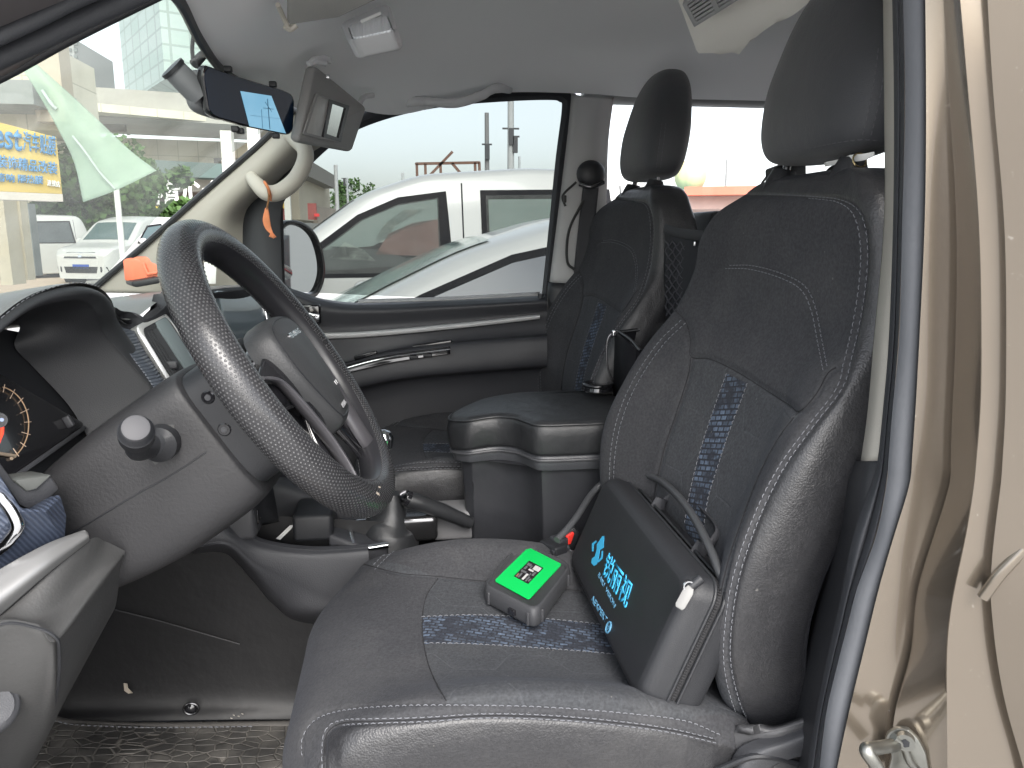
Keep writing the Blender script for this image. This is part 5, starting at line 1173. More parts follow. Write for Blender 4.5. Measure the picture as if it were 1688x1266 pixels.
# net bag hung between the seat backs
nb_ = E('net_bag', W(1120, 430, 1.40), 'black elastic net bag hung between the two front seat backs', 'net bag')
patch('bag_panel', [[W(1096, 376, 1.55), W(1150, 386, 1.42), W(1200, 396, 1.34)], [W(1094, 450, 1.55), W(1150, 455, 1.42), W(1200, 460, 1.34)], [W(1094, 530, 1.55), W(1150, 540, 1.42), W(1200, 545, 1.34)]], simple('bag cloth', (.016, .017, .022), .8), 12, 12, .004, nb_)
tube('bag_hem', [W(1096, 377, 1.545), W(1120, 384, 1.485), W(1150, 388, 1.415), W(1190, 394, 1.35)], .006, webm, nb_, 8, 20, sq=(1.6, .5))
b = MB()
def npnt(u, v): return W(1096+100*u, 396+130*v+8*u, 1.54-.2*u-.006)
for k in range(-8, 14):
    for s in (1, -1):
        P_ = []
        for i in range(24):
            v = i/23; u = (k/8+s*v*.9)+.012*math.sin(i*2.4)
            if 0 <= u <= 1: P_.append(npnt(u, v))
        if len(P_) > 2: b.tube(P_, .0016, 5)
b.done('net_cord', simple('net cord', (.055, .055, .065), .6), nb_)
rbox('bag_hook', W(1146, 402, 1.42), (.006, .006, .010), chrome, nb_, .002)

# hard shell carrying case on the driver seat
case = E('carrying_case', (.3, 1.05, .82), 'black hard-shell carrying case with cyan logo leaning on the driver seat', 'case')
ctf, ctn, cbn, cbf = V((.337, 1.222, 1.001)), V((.331, .806, 1.001)), V((.266, .807, .843)), V((.271, 1.223, .843))
fx_ = ((ctn-ctf)+(cbn-cbf)).normalized(); fy_ = ((ctf-cbf)+(ctn-cbn)); fy_ = (fy_-fx_*fy_.dot(fx_)).normalized(); fnn = fx_.cross(fy_); fnn = fnn if fnn.x < 0 else -fnn
cen = (ctf+ctn+cbn+cbf)/4; LWc = ((ctn-ctf).length+(cbn-cbf).length)/2; LHc = ((ctf-cbf).length+(ctn-cbn).length)/2
print('CASE', LWc, LHc, fnn, cen)
def cp(x, y, d): return cen+fx_*x*LWc/2+fy_*y*LHc/2+fnn*d
sh_l = fx_.dot(((ctf+ctn)-(cbf+cbn))/2)/2     # slight shear of the traced face is ignored
def case_out(f, r=.03, k=10):
    out = []; a_, b_ = LWc/2*1.0+f, LHc/2*1.0+f
    for i, (sx, sy) in enumerate(((1, 1), (-1, 1), (-1, -1), (1, -1))):
        for j in range(k+1):
            an = (i*90+j/k*90)*math.pi/180; out.append((sx*(a_-r)+r*math.cos(an), sy*(b_-r)+r*math.sin(an)))
    return out
casem = simple('case EVA shell', (.020, .021, .024), .52, var=.1, bs=900, bd=.0005, grain=900)
def cloft(name, spec, mat, parent, c0, c1, sub=0):
    rows_ = [[cen+fx_*x+fy_*y+fnn*d for x, y in case_out(f, r)] for f, d, r in spec]
    B_ = np.array([[list(p) for p in r] for r in rows_])
    if sub: B_ = np.stack([cr(B_[:, j], sub) for j in range(B_.shape[1])], 1)
    n = B_.shape[1]; m_ = B_.shape[0]; fs = gridfaces(m_, n, False, True)
    if c0: fs.append(tuple(range(n)))
    if c1: fs.append(tuple((m_-1)*n+k for k in range(n)))
    return mesh(name, B_.reshape(-1, 3), fs, mat, parent, 50)
fs_ = cloft('front_shell', [(-.075, .0068, .008), (-.022, .0064, .016), (-.010, .0045, .020), (-.003, -.001, .023), (.001, -.010, .025), (.003, -.026, .026), (.003, -.030, .026)], casem, case, True, False, 40)
cloft('zip_tape', [(.0005, -.030, .025), (.0005, -.042, .025)], simple('zip tape', (.016, .016, .018), .8), case, False, False)
cloft('back_shell', [(.003, -.042, .026), (.0025, -.046, .026), (.000, -.066, .025), (-.006, -.078, .022), (-.02, -.083, .02)], casem, case, False, True, 40)
for d in (-.0295, -.0425):
    tube('piping', [cen+fx_*x+fy_*y+fnn*d for x, y in case_out(.004, .027, 14)], .0022, casem, case, 8, closed=True)
b = MB(); zo = lin([tuple(cen+fx_*x+fy_*y+fnn*-.036) for x, y in case_out(.0018, .025, 14)], 340, True)
for i in range(0, 340): 
    p = V(zo[i]); t_ = (V(zo[(i+1) % 340])-V(zo[i-1])).normalized(); n_ = t_.cross(fnn); b.bar(p-fnn*.0022, p+fnn*.0022, .0011, .0012, n_)
b.done('zip_teeth', simple('zip teeth', (.03, .03, .032), .35), case)
# zip pull
zp = W(1139, 967, .795); zq = W(1121, 999, .788)
tube('zip_slider', [zp+V((.012, .0, .010)), zp], [.006, .0055], blk, case, 12)
tube('pull_ring', [zp+fnn*.004+V((.006*math.cos(a), -.002, .006*math.sin(a))) for a in np.linspace(0, 2*math.pi, 16, endpoint=False)], .0014, chrome, case, 6, closed=True)
pdv = (zq-zp).normalized(); psd = pdv.cross(ray(1130, 980)).normalized()
pl = [zp+psd*.0035, zp-psd*.0035, zp*.75+zq*.25-psd*.0062, zq-psd*.0058, zq+pdv*.003-psd*.004, zq+pdv*.003+psd*.004, zq+psd*.0058, zp*.75+zq*.25+psd*.0062]
prism('zip_pull', [p-ray(1130, 980)*.004 for p in pl], ray(1130, 980)*.002, simple('dull zip pull', (.17, .17, .165), .5, var=.1), case, .0006)
# handle on the top edge
hb0, hb1 = cen+fx_*(-LWc*.20)+fy_*(LHc/2)+fnn*-.05, cen+fx_*(LWc*.22)+fy_*(LHc/2)+fnn*-.05
tube('handle', [hb0, hb0+fy_*.025+fnn*-.012, hb0*.85+hb1*.15+fy_*.040+fnn*-.02, hb0*.15+hb1*.85+fy_*.040+fnn*-.02, hb1+fy_*.025+fnn*-.012, hb1], [.0045, .0045, .0055, .0055, .0045, .0045], webm, case, 12, 60, sq=(1.2, .5))
for hb_ in (hb0, hb1): tube('handle_tab', [hb_-fy_*.004, hb_+fy_*.018], [.011, .008], webm, case, 12, sq=(1.2, .5))
# printed marks
cyan = simple('cyan print', (.05, .42, .72), .6, var=.05); cyan2 = simple('faded blue print', (.10, .27, .42), .6, var=.1)
def onf(px, py): return WP(px, py, cen+fnn*.0072, fnn)
l0, l1 = onf(994, 912), onf(1036, 1001)
xd = (onf(1034, 1000)-onf(1000, 946)).normalized(); yd = (onf(1003, 908)-onf(995, 943)).normalized(); yd = fnn.cross(xd) if fnn.cross(xd).dot(yd) > 0 else -fnn.cross(xd)
def P2(x, y): return onf(991, 940)+xd*x+yd*y
chh = (onf(1036, 1001)-onf(991, 940)).length
fit_text('case_lettering', '锐丽视', onf(991, 946), onf(1031, 1005), onf(1003, 908), cyan, fs_, .0008, fnn, .012)
fit_text('case_small_lettering', 'RAILI  VISION', onf(985, 949), onf(1012, 1003), onf(988, 943), cyan2, fs_, .0006, fnn, .012)
fit_text('case_lower_lettering', 'AEXPERT', onf(974, 989), onf(998, 1028), onf(977, 980), cyan2, fs_, .0006, fnn, .015)
lr = onf(1003, 1034); tube('case_round_mark', [lr+xd*.0075*math.cos(a)+yd*.0075*math.sin(a) for a in np.linspace(0, 2*math.pi, 24, endpoint=False)], .0013, cyan2, fs_, 6, closed=True)
b = MB(); b.bar(lr-xd*.004, lr+xd*.004, .0022, .0008, fnn); b.bar(lr-xd*.001-yd*.004, lr+xd*.002+yd*.004, .002, .0008, fnn); b.done('case_round_letter', cyan2, fs_)
# emblem: a slanted double hook
em = [[(984, 898), (993, 884), (996, 884), (995, 903), (989, 907), (986, 925), (983, 931), (979, 933), (975, 928), (976, 921), (981, 917), (984, 905)],
      [(976, 896), (983, 891), (984, 893), (979, 898), (978, 909), (976, 909)], [(992, 909), (994, 908), (993, 921), (987, 927), (985, 926), (991, 919)]]
for q in em: prism('case_emblem', [onf(x, y) for x, y in q], fnn*.0004, cyan, fs_)

# hose / cable arching behind the case
cab = E('black_cable', W(1100, 790, 1.2), 'thick black cable running from the scan tool up and behind the case', 'cable')
tube('cable', [W(918, 890, 1.15), W(935, 872, 1.17), W(952, 850, 1.20), W(975, 815, 1.26), W(1000, 792, 1.27), W(1040, 780, 1.22), W(1080, 788, 1.14), W(1112, 812, 1.05), W(1142, 850, .96), W(1165, 893, .89), W(1181, 930, .85), W(1191, 965, .835), W(1192, 1010, .85)], .0056, simple('rubber cable', (.05, .052, .056), .4, var=.1), cab, 14, 160)

# diagnostic device
dv = E('scan_tool', WZ(868, 955, .86), 'black rubber-cased scan tool with bright green label lying on the driver seat', 'diagnostic tool')
zt = .872
d4 = [WZ(860, 888, zt), WZ(944, 930, zt), WZ(884, 1008, zt), WZ(794, 962, zt)]
rubm = simple('rubber bumper case', (.040, .041, .045), .6, grain=600)
def dq(m, z, r=.12): return [p+V((0, 0, z)) for p in rq(d4, m, r, 8)]
rows_ = [dq(.03, -.030), dq(.005, -.028), dq(-.005, -.02), dq(-.005, -.010), dq(.01, -.002), dq(.035, .0), dq(.055, -.0035)]
B_ = np.array([[list(p) for p in r] for r in rows_]); n = B_.shape[1]; B_ = np.stack([cr(B_[:, j], 30) for j in range(n)], 1)
body = mesh('bumper_case', B_.reshape(-1, 3), gridfaces(30, n, False, True)+[tuple(range(n)), tuple(29*n+k for k in range(n))], rubm, dv, 50)
for i, (a, c) in enumerate(((0, 1), (1, 2), (2, 3), (3, 0))):
    p = d4[a]*.93+d4[c]*.07; 
    for q in (d4[a]*.86+d4[c]*.14, d4[a]*.14+d4[c]*.86): rbox('corner_rib', q+V((0, 0, -.018)), (.005, .005, .020), rubm, dv, .0015, Matrix.Rotation(math.atan2((d4[1]-d4[0]).y, (d4[1]-d4[0]).x), 3, 'Z'))
green = NT('green label'); green.fin((.0, .50, .09), .5, Emission_Color=(0.0, .8, .12), Emission_Strength=0.0); grm = green.m
g4 = [WZ(871, 903, zt-.001), WZ(926, 931, zt-.001), WZ(872, 989, zt-.001), WZ(815, 958, zt-.001)]
lab = prism('label', [p for p in rq(g4, 0, .05)], (0, 0, .0012), grm, dv)
def gpn(u, v, z=.0): return g4[0]*(1-u)*(1-v)+g4[1]*u*(1-v)+g4[2]*u*v+g4[3]*(1-u)*v+V((0, 0, z))
px_ = NT('label picture'); prism('label_picture', [gpn(u, v, .0013) for u, v in ((.30, .28), (.72, .28), (.72, .74), (.30, .74))], (0, 0, .0004), simple('picture black', (.015, .012, .014), .4), dv)
cols_ = [simple('picture white', (.5, .5, .49), .4), simple('picture grey', (.12, .125, .13), .4), simple('picture brown', (.30, .14, .10), .4)]
bl_ = [MB(), MB(), MB()]
for u0, v0, u1, v1, k in ((.52, .31, .70, .42, 0), (.33, .33, .44, .40, 1), (.34, .42, .40, .50, 1), (.46, .44, .60, .48, 0), (.62, .45, .68, .55, 1), (.33, .53, .48, .58, 1), (.38, .60, .43, .72, 1), (.50, .56, .56, .72, 0), (.33, .64, .37, .72, 2), (.60, .60, .64, .72, 1), (.66, .62, .70, .70, 1), (.45, .35, .49, .42, 1), (.57, .52, .60, .60, 1)):
    bl_[k].add([gpn(u0, v0, .0019), gpn(u1, v0, .0019), gpn(u1, v1, .0019), gpn(u0, v1, .0019)], [(0, 1, 2, 3)])
for k in range(3): bl_[k].done('label_picture_patch', cols_[k], dv)
sp_ = (d4[2]*.6+d4[3]*.4); rbox('usb_port', sp_+V((-.002, -.001, -.018)), (.014, .006, .009), gloss, dv, .001, Matrix.Rotation(math.atan2((d4[2]-d4[3]).y, (d4[2]-d4[3]).x), 3, 'Z'))
rbox('usb_contact', sp_+V((-.002, -.0045, -.018)), (.007, .002, .003), silver, dv, .0005, Matrix.Rotation(math.atan2((d4[2]-d4[3]).y, (d4[2]-d4[3]).x), 3, 'Z'))
# connector at the far end
cr0 = Matrix.Rotation(math.atan2((d4[1]-d4[0]).y, (d4[1]-d4[0]).x), 3, 'Z')
cp0 = WZ(912, 902, .865); rbox('connector', cp0, (.045, .028, .018), blk, dv, .003, cr0)
rbox('connector', WZ(921, 892, .872), (.028, .022, .016), rubber, dv, .003, cr0)
for d in (-.016, .016): tube('connector_screw', [cp0+cr0 @ V((d, -.018, 0)), cp0+cr0 @ V((d, .02, 0))], .005, rubber, dv, 10)
# red belt buckle
bu = E('belt_buckle', W(936, 888, 1.27), 'black seat belt buckle with bright red button beside the driver seat', 'buckle')
prism('buckle_button', [W(x, y, 1.262) for x, y in ((932, 884), (945, 877), (947, 880), (941, 897), (935, 899), (930, 895))], (0, .012, 0), red, bu, .001)
prism('buckle_body', [W(x, y, 1.266) for x, y in ((915, 892), (932, 876), (948, 870), (956, 880), (945, 905), (925, 915))], (.0, .02, 0), blk, bu, .002)
prism('buckle_button_tip', [W(x, y, 1.262) for x, y in ((914, 892), (921, 887), (923, 890), (917, 894))], (0, .008, 0), red, bu)
# strap tied on the headrest post
tg = E('white_strap', W(1400, 262, .95), 'white plastic strap threaded through a brass ring under the driver headrest', 'strap')
patch('strap', [[W(1358, 268, .99), W(1360, 275, .99)], [W(1385, 262, .95), W(1387, 270, .95)], [W(1400, 256, .93), W(1403, 267, .93)], [W(1420, 254, .91), W(1422, 265, .91)], [W(1441, 250, .90), W(1442, 257, .90)]], whitep, 24, 6, .0015, tg)
rc = W(1417, 264, .915); tube('brass_ring', [rc+V((.0085*math.cos(a), .003*math.sin(a), .0085*math.sin(a))) for a in np.linspace(0, 2*math.pi, 24, endpoint=False)], .0013, simple('brass', (.55, .45, .25), .25, Metallic=1.0), tg, 6, closed=True)
hk = E('headrest_hook', W(1280, 280, 1.16), 'black plastic hook clipped to the driver seat headrest post', 'hook')
prism('hook_plate', [W(x, y, 1.15) for x, y in ((1275, 277), (1310, 264), (1330, 272), (1330, 300), (1276, 305))], (.0, .03, 0), blk, hk, .003)
tube('hook_wire', [W(1276, 278, 1.17), W(1262, 294, 1.18), W(1256, 304, 1.18), W(1268, 300, 1.17), W(1277, 290, 1.17)], .002, cord, hk, 8, 30)
prism('hook_plate', [W(x, y, .98) for x, y in ((1380, 276), (1392, 268), (1415, 272), (1428, 290), (1376, 298))], (.0, .03, 0), blk, hk, .004)

# passenger seat and rear copies
for o in copy_queue:
    copy_tree(o, V((.016, .74, .085)))
    c = [x for x in COL.objects if x.name.startswith('car_seat.')][0]; c.scale = (.94, .94, .94); c['label'] = 'black passenger seat beyond the armrest, partly hidden by the driver seat'
    c['category'] = 'car seat'
# ================================================================== OUTSIDE
def ground(y): pass
asp = NT('asphalt'); a1 = asp.noise(1.5, 8); asp.fin(asp.mix(a1, (.33, .325, .315), (.42, .415, .40)), .85, asp.bump(asp.noise(60, 3), .01, .4))
b = MB(); b.add([(-900, -900, 0), (900, -900, 0), (900, 900, 0), (-900, 900, 0)], [(0, 1, 2, 3)]); g = b.done('ground', asp.m); tag(g, kind='structure')
pave = simple('pink paving', (.46, .36, .27), .8, var=.1, vs=2)
def atz(px, py, z=0): return WZ(px, py, z)
def flat(name, pts, mat, h=.12):
    return prism(name, pts, (0, 0, h), mat)
pv = prism('pavement', [(-16.5, 9.0, .0), (-6.2, 16.5, .0), (-10.5, 27, .0), (-30, 24, .0), (-30, 9, .0)], (0, 0, .13), pave); tag(pv, kind='structure')

framem = simple('matte window rubber', (.015, .015, .017), .85, Specular_IOR_Level=.15)
def car(name, loc, ang, S, label, cat, paintm, group=None, glassm=None):
    """S: dict with top profile [(x,z)], belt, hw, windows [(polygon x,z)], etc.  x forward = -X (nose at low x)"""
    root = E(name, (0, 0, 0), label, cat, group)
    top = S['top']; X0, X1 = top[0][0], top[-1][0]; nx = 90
    xs = np.linspace(X0, X1, nx); TP = np.array(sorted(lin(top, 400).tolist())); zt_ = np.interp(xs, TP[:, 0], TP[:, 1])
    k = np.ones(5)/5; zt_ = np.convolve(np.pad(zt_, 2, 'edge'), k, 'valid')
    belt, hw, hr_ = S['belt'], S['hw'], S['hr']; zb = S.get('zb', .25)
    def halfw(x, z):
        e = min(1, (x-X0+.02)/.55, (X1-x+.02)/.5); pl_ = hw*(.72+.28*math.sqrt(max(0, 1-(1-max(0, e))**2)))
        if z <= belt: return pl_*(1-.05*((belt-z)/(belt-zb))**2)
        f = (z-belt)/(S['roof']-belt); return pl_*(1-f)+(hr_*pl_/hw)*f-(.0)
    rows_ = []
    for x, z1 in zip(xs, zt_):
        c_ = .05 if z1 > belt+.2 else .03
        zs = [zb, zb+.02, zb+(min(belt, z1)-zb)*.3, zb+(min(belt, z1)-zb)*.6, min(belt, z1-.06)-.03, min(belt, z1-.06)]
        zs += [zs[-1]+(z1-.055-zs[-1])*f for f in (.33, .66, 1.0)]
        half = [(halfw(x, z)-(0.0 if i else .03), z) for i, z in enumerate(zs)]
        h = half[-1][0]; half += [(h-.02, z1-.03), (h-.07, z1-.010), (h*.75, z1+c_*.15), (h*.4, z1+c_*.4), (0, z1+c_*.5)]
        rows_.append([(x, -y, z) for y, z in half]+[(x, y, z) for y, z in half[::-1][1:]])
    B_ = np.array(rows_); n = B_.shape[1]
    bd = mesh('body', B_.reshape(-1, 3), gridfaces(nx, n)+[tuple(range(n)), tuple((nx-1)*n+k for k in range(n))], paintm, root, 40)
    bbv = bvh(bd)
    def side_panel(nm, poly, mat, eps, sides=(-1, 1), res=.05):
        for s in sides:
            P = np.array(poly); x0, x1 = P[:, 0].min(), P[:, 0].max(); bm = bmesh.new()
            vs = [bm.verts.new((x, 0, z)) for x, z in poly]; f = bm.faces.new(vs); bmesh.ops.triangulate(bm, faces=[f])
            for _ in range(3): bmesh.ops.subdivide_edges(bm, edges=[e for e in bm.edges if e.calc_length() > .14], cuts=1)
            bmesh.ops.triangulate(bm, faces=bm.faces[:])
            for v in bm.verts:
                h = bbv.ray_cast(V((v.co.x, s*3, v.co.z)), V((0, -s, 0))); yy = h[0].y if h[0] is not None else s*halfw(v.co.x, v.co.z); v.co.y = yy+s*eps
            frombm(nm, bm, mat, root, 60)
    for poly in S.get('frames', []): side_panel('window_frame', poly, framem, .004)
    for poly, mt_ in S.get('cabin', []): side_panel('cabin_lining', poly, mt_, .006, sides=(-1,))
    for poly in S.get('windows', []): side_panel('side_window', poly, glassm or carglass, .009)
    for ln in S.get('gaps', []):
        for s in (-1, 1):
            P_ = []
            for x, z in lin(ln, 24):
                h = bbv.ray_cast(V((x, s*3, z)), V((0, -s, 0)))
                if h[0] is not None: P_.append(h[0]+V((0, s*.001, 0)))
            if len(P_) > 2: tube('panel_gap', P_, .006, blk, root, 4)
    # windscreen and rear glass laid on the body
    def cross_panel(nm, x0, x1, w0, w1, mat, eps=.008, lim=1.0):
        rr = []
        for f in np.linspace(0, 1, 12):
            x = x0+(x1-x0)*f; r2 = []
            for u in np.linspace(-1, 1, 16):
                y = u*(w0+(w1-w0)*f); h = bbv.ray_cast(V((x, y, 4)), V((0, 0, -1)))
                r2.append(h[0]+V((0, 0, eps)) if h[0] is not None else V((x, y, 1)))
            rr.append(r2)
        return mesh(nm, np.array([[list(p) for p in r] for r in rr]).reshape(-1, 3), gridfaces(12, 16), mat, root, 60)
    if 'ws' in S: cross_panel('windscreen', *S['ws'], S.get('wsm', glassm or carglass))
    if 'rw' in S: cross_panel('rear_window', *S['rw'], glassm or carglass)
    for wx in S['wheels']:
        for s in (-1, 1):
            yy = s*(hw-.10); arch_ = [(wx+.36*math.cos(a), s*(halfw(wx, .5)+.004), .33+.36*math.sin(a)) for a in np.linspace(0, math.pi, 20)]
            bm = bmesh.new(); bm.faces.new([bm.verts.new(p) for p in arch_]); frombm('wheel_arch', bm, blk, root)
            wh = tube('tyre', [(wx, s*(hw-.22), .32), (wx, s*(hw-.21), .32), (wx, s*(hw-.02), .32), (wx, s*(hw+.005), .32)], [.28, .32, .32, .28], tyre, root, 32)
            tube('rim', [(wx, s*(hw-.01), .32), (wx, s*(hw+.009), .32)], [.21, .19], silver, wh, 20)
    if S.get('mirrors'):
        mx, mz = S['mirrors']
        for s in (-1, 1):
            bm = bmesh.new(); bmesh.ops.create_uvsphere(bm, u_segments=16, v_segments=10, radius=1)
            for v in bm.verts: v.co = V((v.co.x*.07, v.co.y*.12, v.co.z*.085))
            bm.transform(Matrix.Translation((mx, s*(halfw(mx, mz)+.13), mz))); frombm('wing_mirror', bm, paintm, root, 60)
    if S.get('front'):
        F_ = S['front']; 
        def fx(y, z): 
            h = bbv.ray_cast(V((X0-2, y, z)), V((1, 0, 0))); return h[0].x-.006 if h[0] is not None else X0
        def fpoly(nm, poly, mat, dep=.03):
            for mir in ((1, -1) if min(abs(p[0]) for p in poly) > .1 and F_.get('mir', True) else (1,)):
                prism(nm, [(fx(y*mir, z)-.01, y*mir, z) for y, z in poly], (dep, 0, 0), mat, root)
        for nm, poly, mat in F_['polys']: fpoly(nm, poly, mat)
    root.rotation_euler = (0, 0, ang); root.location = loc
    return root
mpv = dict(top=[(-2.05, .55), (-2.02, .80), (-1.85, .98), (-1.15, 1.14), (-.35, 1.72), (.1, 1.87), (.9, 1.93), (1.8, 1.92), (1.95, 1.80), (2.08, 1.2), (2.12, .5)], belt=1.10, hw=.90, hr=.74, roof=1.92,
           frames=[[(-1.02, 1.10), (-.40, 1.56), (-.10, 1.69), (.26, 1.74), (.30, 1.10)], [(.52, 1.12), (.52, 1.75), (1.55, 1.77), (1.62, 1.12)]],
           windows=[[(-.90, 1.13), (-.38, 1.52), (-.10, 1.64), (.20, 1.69), (.20, 1.13)], [(.56, 1.15), (.56, 1.71), (1.51, 1.73), (1.57, 1.15)]],
           gaps=[[(.38, .35), (.38, 1.80)], [(-.98, .5), (-1.0, 1.08)], [(1.64, .35), (1.64, 1.80)]], ws=(-1.10, -.42, .70, .62), wsm=carglass, wheels=(-1.35, 1.55), mirrors=(-.75, 1.16))
clear = glass('see-through car glass', (.72, .78, .76), .12, .5)
whl = NT('parked white paint'); whl.fin((.46, .465, .45), .3, Coat_Weight=.5)
cl1, cl2, cl3, cl4 = simple('pale cabin lining', (.42, .43, .40), .6, var=.12, vs=3), simple('dark cabin trim', (.045, .047, .05), .6, var=.3, vs=4), simple('red brown seat', (.20, .10, .09), .7, var=.3, vs=5), simple('grey green glass view', (.22, .25, .24), .5, var=.3, vs=3)
mpv1 = dict(mpv); mpv1['cabin'] = [([(-.86, 1.14), (-.60, 1.33), (-.30, 1.31), (-.05, 1.24), (.19, 1.26), (.19, 1.20)], cl2), ([(-.66, 1.30), (-.36, 1.52), (-.10, 1.63), (.19, 1.68), (.19, 1.52), (-.05, 1.46), (-.30, 1.33)], cl4),
    ([(-.28, 1.27), (-.18, 1.42), (.0, 1.50), (.19, 1.53), (.19, 1.25)], cl3), ([(-.62, 1.24), (-.5, 1.36), (-.36, 1.30), (-.28, 1.22)], cl1), ([(-.30, 1.35), (-.22, 1.36), (-.12, 1.48), (.02, 1.56), (.10, 1.60), (-.05, 1.60), (-.2, 1.50)], cl1),
    ([(.58, 1.42), (.58, 1.68), (1.12, 1.69), (1.14, 1.44)], cl4), ([(.60, 1.18), (.60, 1.30), (1.5, 1.36), (1.55, 1.18)], cl1), ([(1.22, 1.42), (1.2, 1.69), (1.50, 1.70), (1.53, 1.44)], cl2)]
c1 = car('parked_van', W(742, 400, 6.6)*1.0, R(4), mpv1, 'white van parked beyond the white sedan, black framed side windows', 'van', whl.m, None, clear)

p = W(733, 300, 5.9); c1.location = (p.x-.30, 6.75, 0); c1.scale = (1, 1, .985)
for s_ in (-.12, .95): rbox('door_handle', (s_, -.905, .98), (.2, .03, .035), whl.m, c1, .01)
tube('antenna', [(-.25, -.45, 1.79), (.28, -.45, 2.35)], [.012, .003], blk, c1, 6)
sed = dict(top=[(-2.3, .5), (-2.25, .70), (-1.9, .83), (-1.0, .95), (-.25, 1.30), (.25, 1.44), (.8, 1.47), (1.35, 1.38), (1.95, 1.12), (2.35, 1.05), (2.42, .5)], belt=.93, hw=.89, hr=.62, roof=1.46,
           frames=[[(-.86, .93), (-.45, 1.13), (-.05, 1.29), (.4, 1.38), (.9, 1.38), (1.45, 1.26), (1.85, 1.02), (1.8, .93)]],
           windows=[[(-.78, .95), (-.42, 1.11), (-.05, 1.255), (.32, 1.33), (.36, .95)], [(.44, .95), (.44, 1.34), (.85, 1.345), (1.40, 1.23), (1.7, 1.02), (1.68, .95)]],
           gaps=[[(.40, .35), (.40, .92)], [(-.82, .4), (-.84, .92)]], ws=(-.98, -.12, .68, .52), rw=(1.42, 1.92, .5, .58), wheels=(-1.42, 1.40), mirrors=(-.72, 1.0), wsm=simple('green car glass', (.15, .22, .20), .12, var=.4, vs=4, Specular_IOR_Level=.4))
c2 = car('parked_sedan', (0, 0, 0), R(2), sed, 'white sedan parked right outside the passenger window, curved roof and grey glass', 'car', whl.m, None, simple('grey car glass', (.13, .14, .16), .15, var=.15, vs=2, Specular_IOR_Level=.3))
c2.location = (.50, 4.10, .02)

# facing white pickup-like van on the left, seen through the windscreen
fv = dict(top=[(-2.05, .45), (-2.05, .85), (-1.9, 1.02), (-1.15, 1.16), (-.5, 1.74), (0, 1.86), (2.1, 1.86), (2.5, .5)], belt=1.12, hw=.88, hr=.70, roof=1.86,
          frames=[[(-.95, 1.14), (-.35, 1.62), (.3, 1.68), (.3, 1.14)]], windows=[[(-.86, 1.17), (-.33, 1.57), (.24, 1.63), (.24, 1.17)]], ws=(-1.08, -.56, .70, .62), wheels=(-1.4, 1.5), mirrors=(-.85, 1.2),
          front=dict(polys=[('grille', [(-.48, .78), (-.42, .93), (.42, .93), (.48, .78)], blk), ('headlight', [(.50, .80), (.54, .98), (.80, 1.0), (.84, .86)], lampglass),
                            ('lower_intake', [(-.45, .40), (-.5, .56), (.5, .56), (.45, .40)], blk), ('fog_light', [(.58, .42), (.58, .56), (.74, .56), (.76, .44)], blk),
                            ('number_plate', [(-.24, .50), (-.24, .62), (.24, .62), (.24, .50)], simple('blue plate', (.04, .12, .55), .4)), ('badge', [(-.05, .80), (-.07, .92), (.07, .92), (.05, .80)], chrome)]))
pvn = W(148, 466, 21.5); c3 = car('parked_van', (0, 0, 0), R(62), fv, 'white van facing us across the lot, blue number plate', 'van', whl.m, None, simple('blue green glass', (.06, .10, .10), .1, Coat_Weight=.5))
c3.rotation_euler = (0, 0, R(70)); c3.location = (pvn.x+.5, pvn.y+2.0, 0)
tube('roof_rack', [(-.2, -.6, 1.95), (1.6, -.6, 1.97)], .02, blk, c3, 6); tube('roof_rack', [(-.2, .6, 1.95), (1.6, .6, 1.97)], .02, blk, c3, 6)
c4 = car('parked_car', (0, 0, 0), R(55), mpv, 'white van with raised side, parked behind the beige sign post', 'van', whl.m)
q = W(70, 440, 23); c4.location = (q.x-1.6, q.y+1.5, 0); c4.rotation_euler = (0, 0, R(40))
c5 = car('distant_car', (0, 0, 0), R(70), sed, 'small white car driving on the street far behind the mirror', 'car', whl.m)
q = W(538, 372, 48); c5.location = (q.x, q.y, 0)

conc = NT('weathered concrete'); n1 = conc.noise(.35, 8, rough=.7); conc.fin(conc.mix(conc.ramp(n1, .35, .7), (.30, .29, .26), (.40, .39, .35)), .85)
til = NT('pale tiled wall'); br = til.new('TexBrick'); mpp = til.new('Mapping'); mpp.inputs['Rotation'].default_value = (R(90), 0, 0); til.lk(til.obj(), mpp.inputs[0]); til.lk(mpp.outputs[0], br.inputs[0])
br.offset = 0; br.inputs['Scale'].default_value = 1.0; br.inputs['Brick Width'].default_value = 1.1; br.inputs['Row Height'].default_value = 1.0; br.inputs['Mortar Size'].default_value = .02
br.inputs['Color1'].default_value = (.62, .58, .46, 1); br.inputs['Color2'].default_value = (.66, .62, .50, 1); br.inputs['Mortar'].default_value = (.42, .39, .31, 1)
til.fin(til.mix(til.ramp(til.noise(.5, 7), .45, .75, 0, .5), br.outputs[0], (.36, .33, .26)), .7)
def wall(name, px0, py0, px1, py1, Y, mat, parent, dep=3.0, dY=0):
    """box whose near face spans the given picture corners at distance Y (world-vertical sides)"""
    a, c_ = W(px0, py1, Y), W(px1, py1, Y+dY); zt_ = W(px0, py0, Y).z
    z0, z1 = min(a.z, zt_), max(a.z, zt_); d = V((c_.x-a.x, c_.y-a.y, 0)); n_ = V((-d.y, d.x, 0)).normalized(); n_ = n_ if n_.y > 0 else -n_
    A_, B_ = V((a.x, a.y, z0)), V((c_.x, c_.y, z0)); return prism(name, [A_, B_, B_+V((0, 0, z1-z0)), A_+V((0, 0, z1-z0))], n_*dep, mat, parent)
bl1 = E('tiled_building', W(250, 250, 45), 'pale tiled building with a wide concrete canopy beyond the windscreen', 'building')
wall('wall', -500, 200, 470, 440, 46, til.m, bl1, 8, 6)
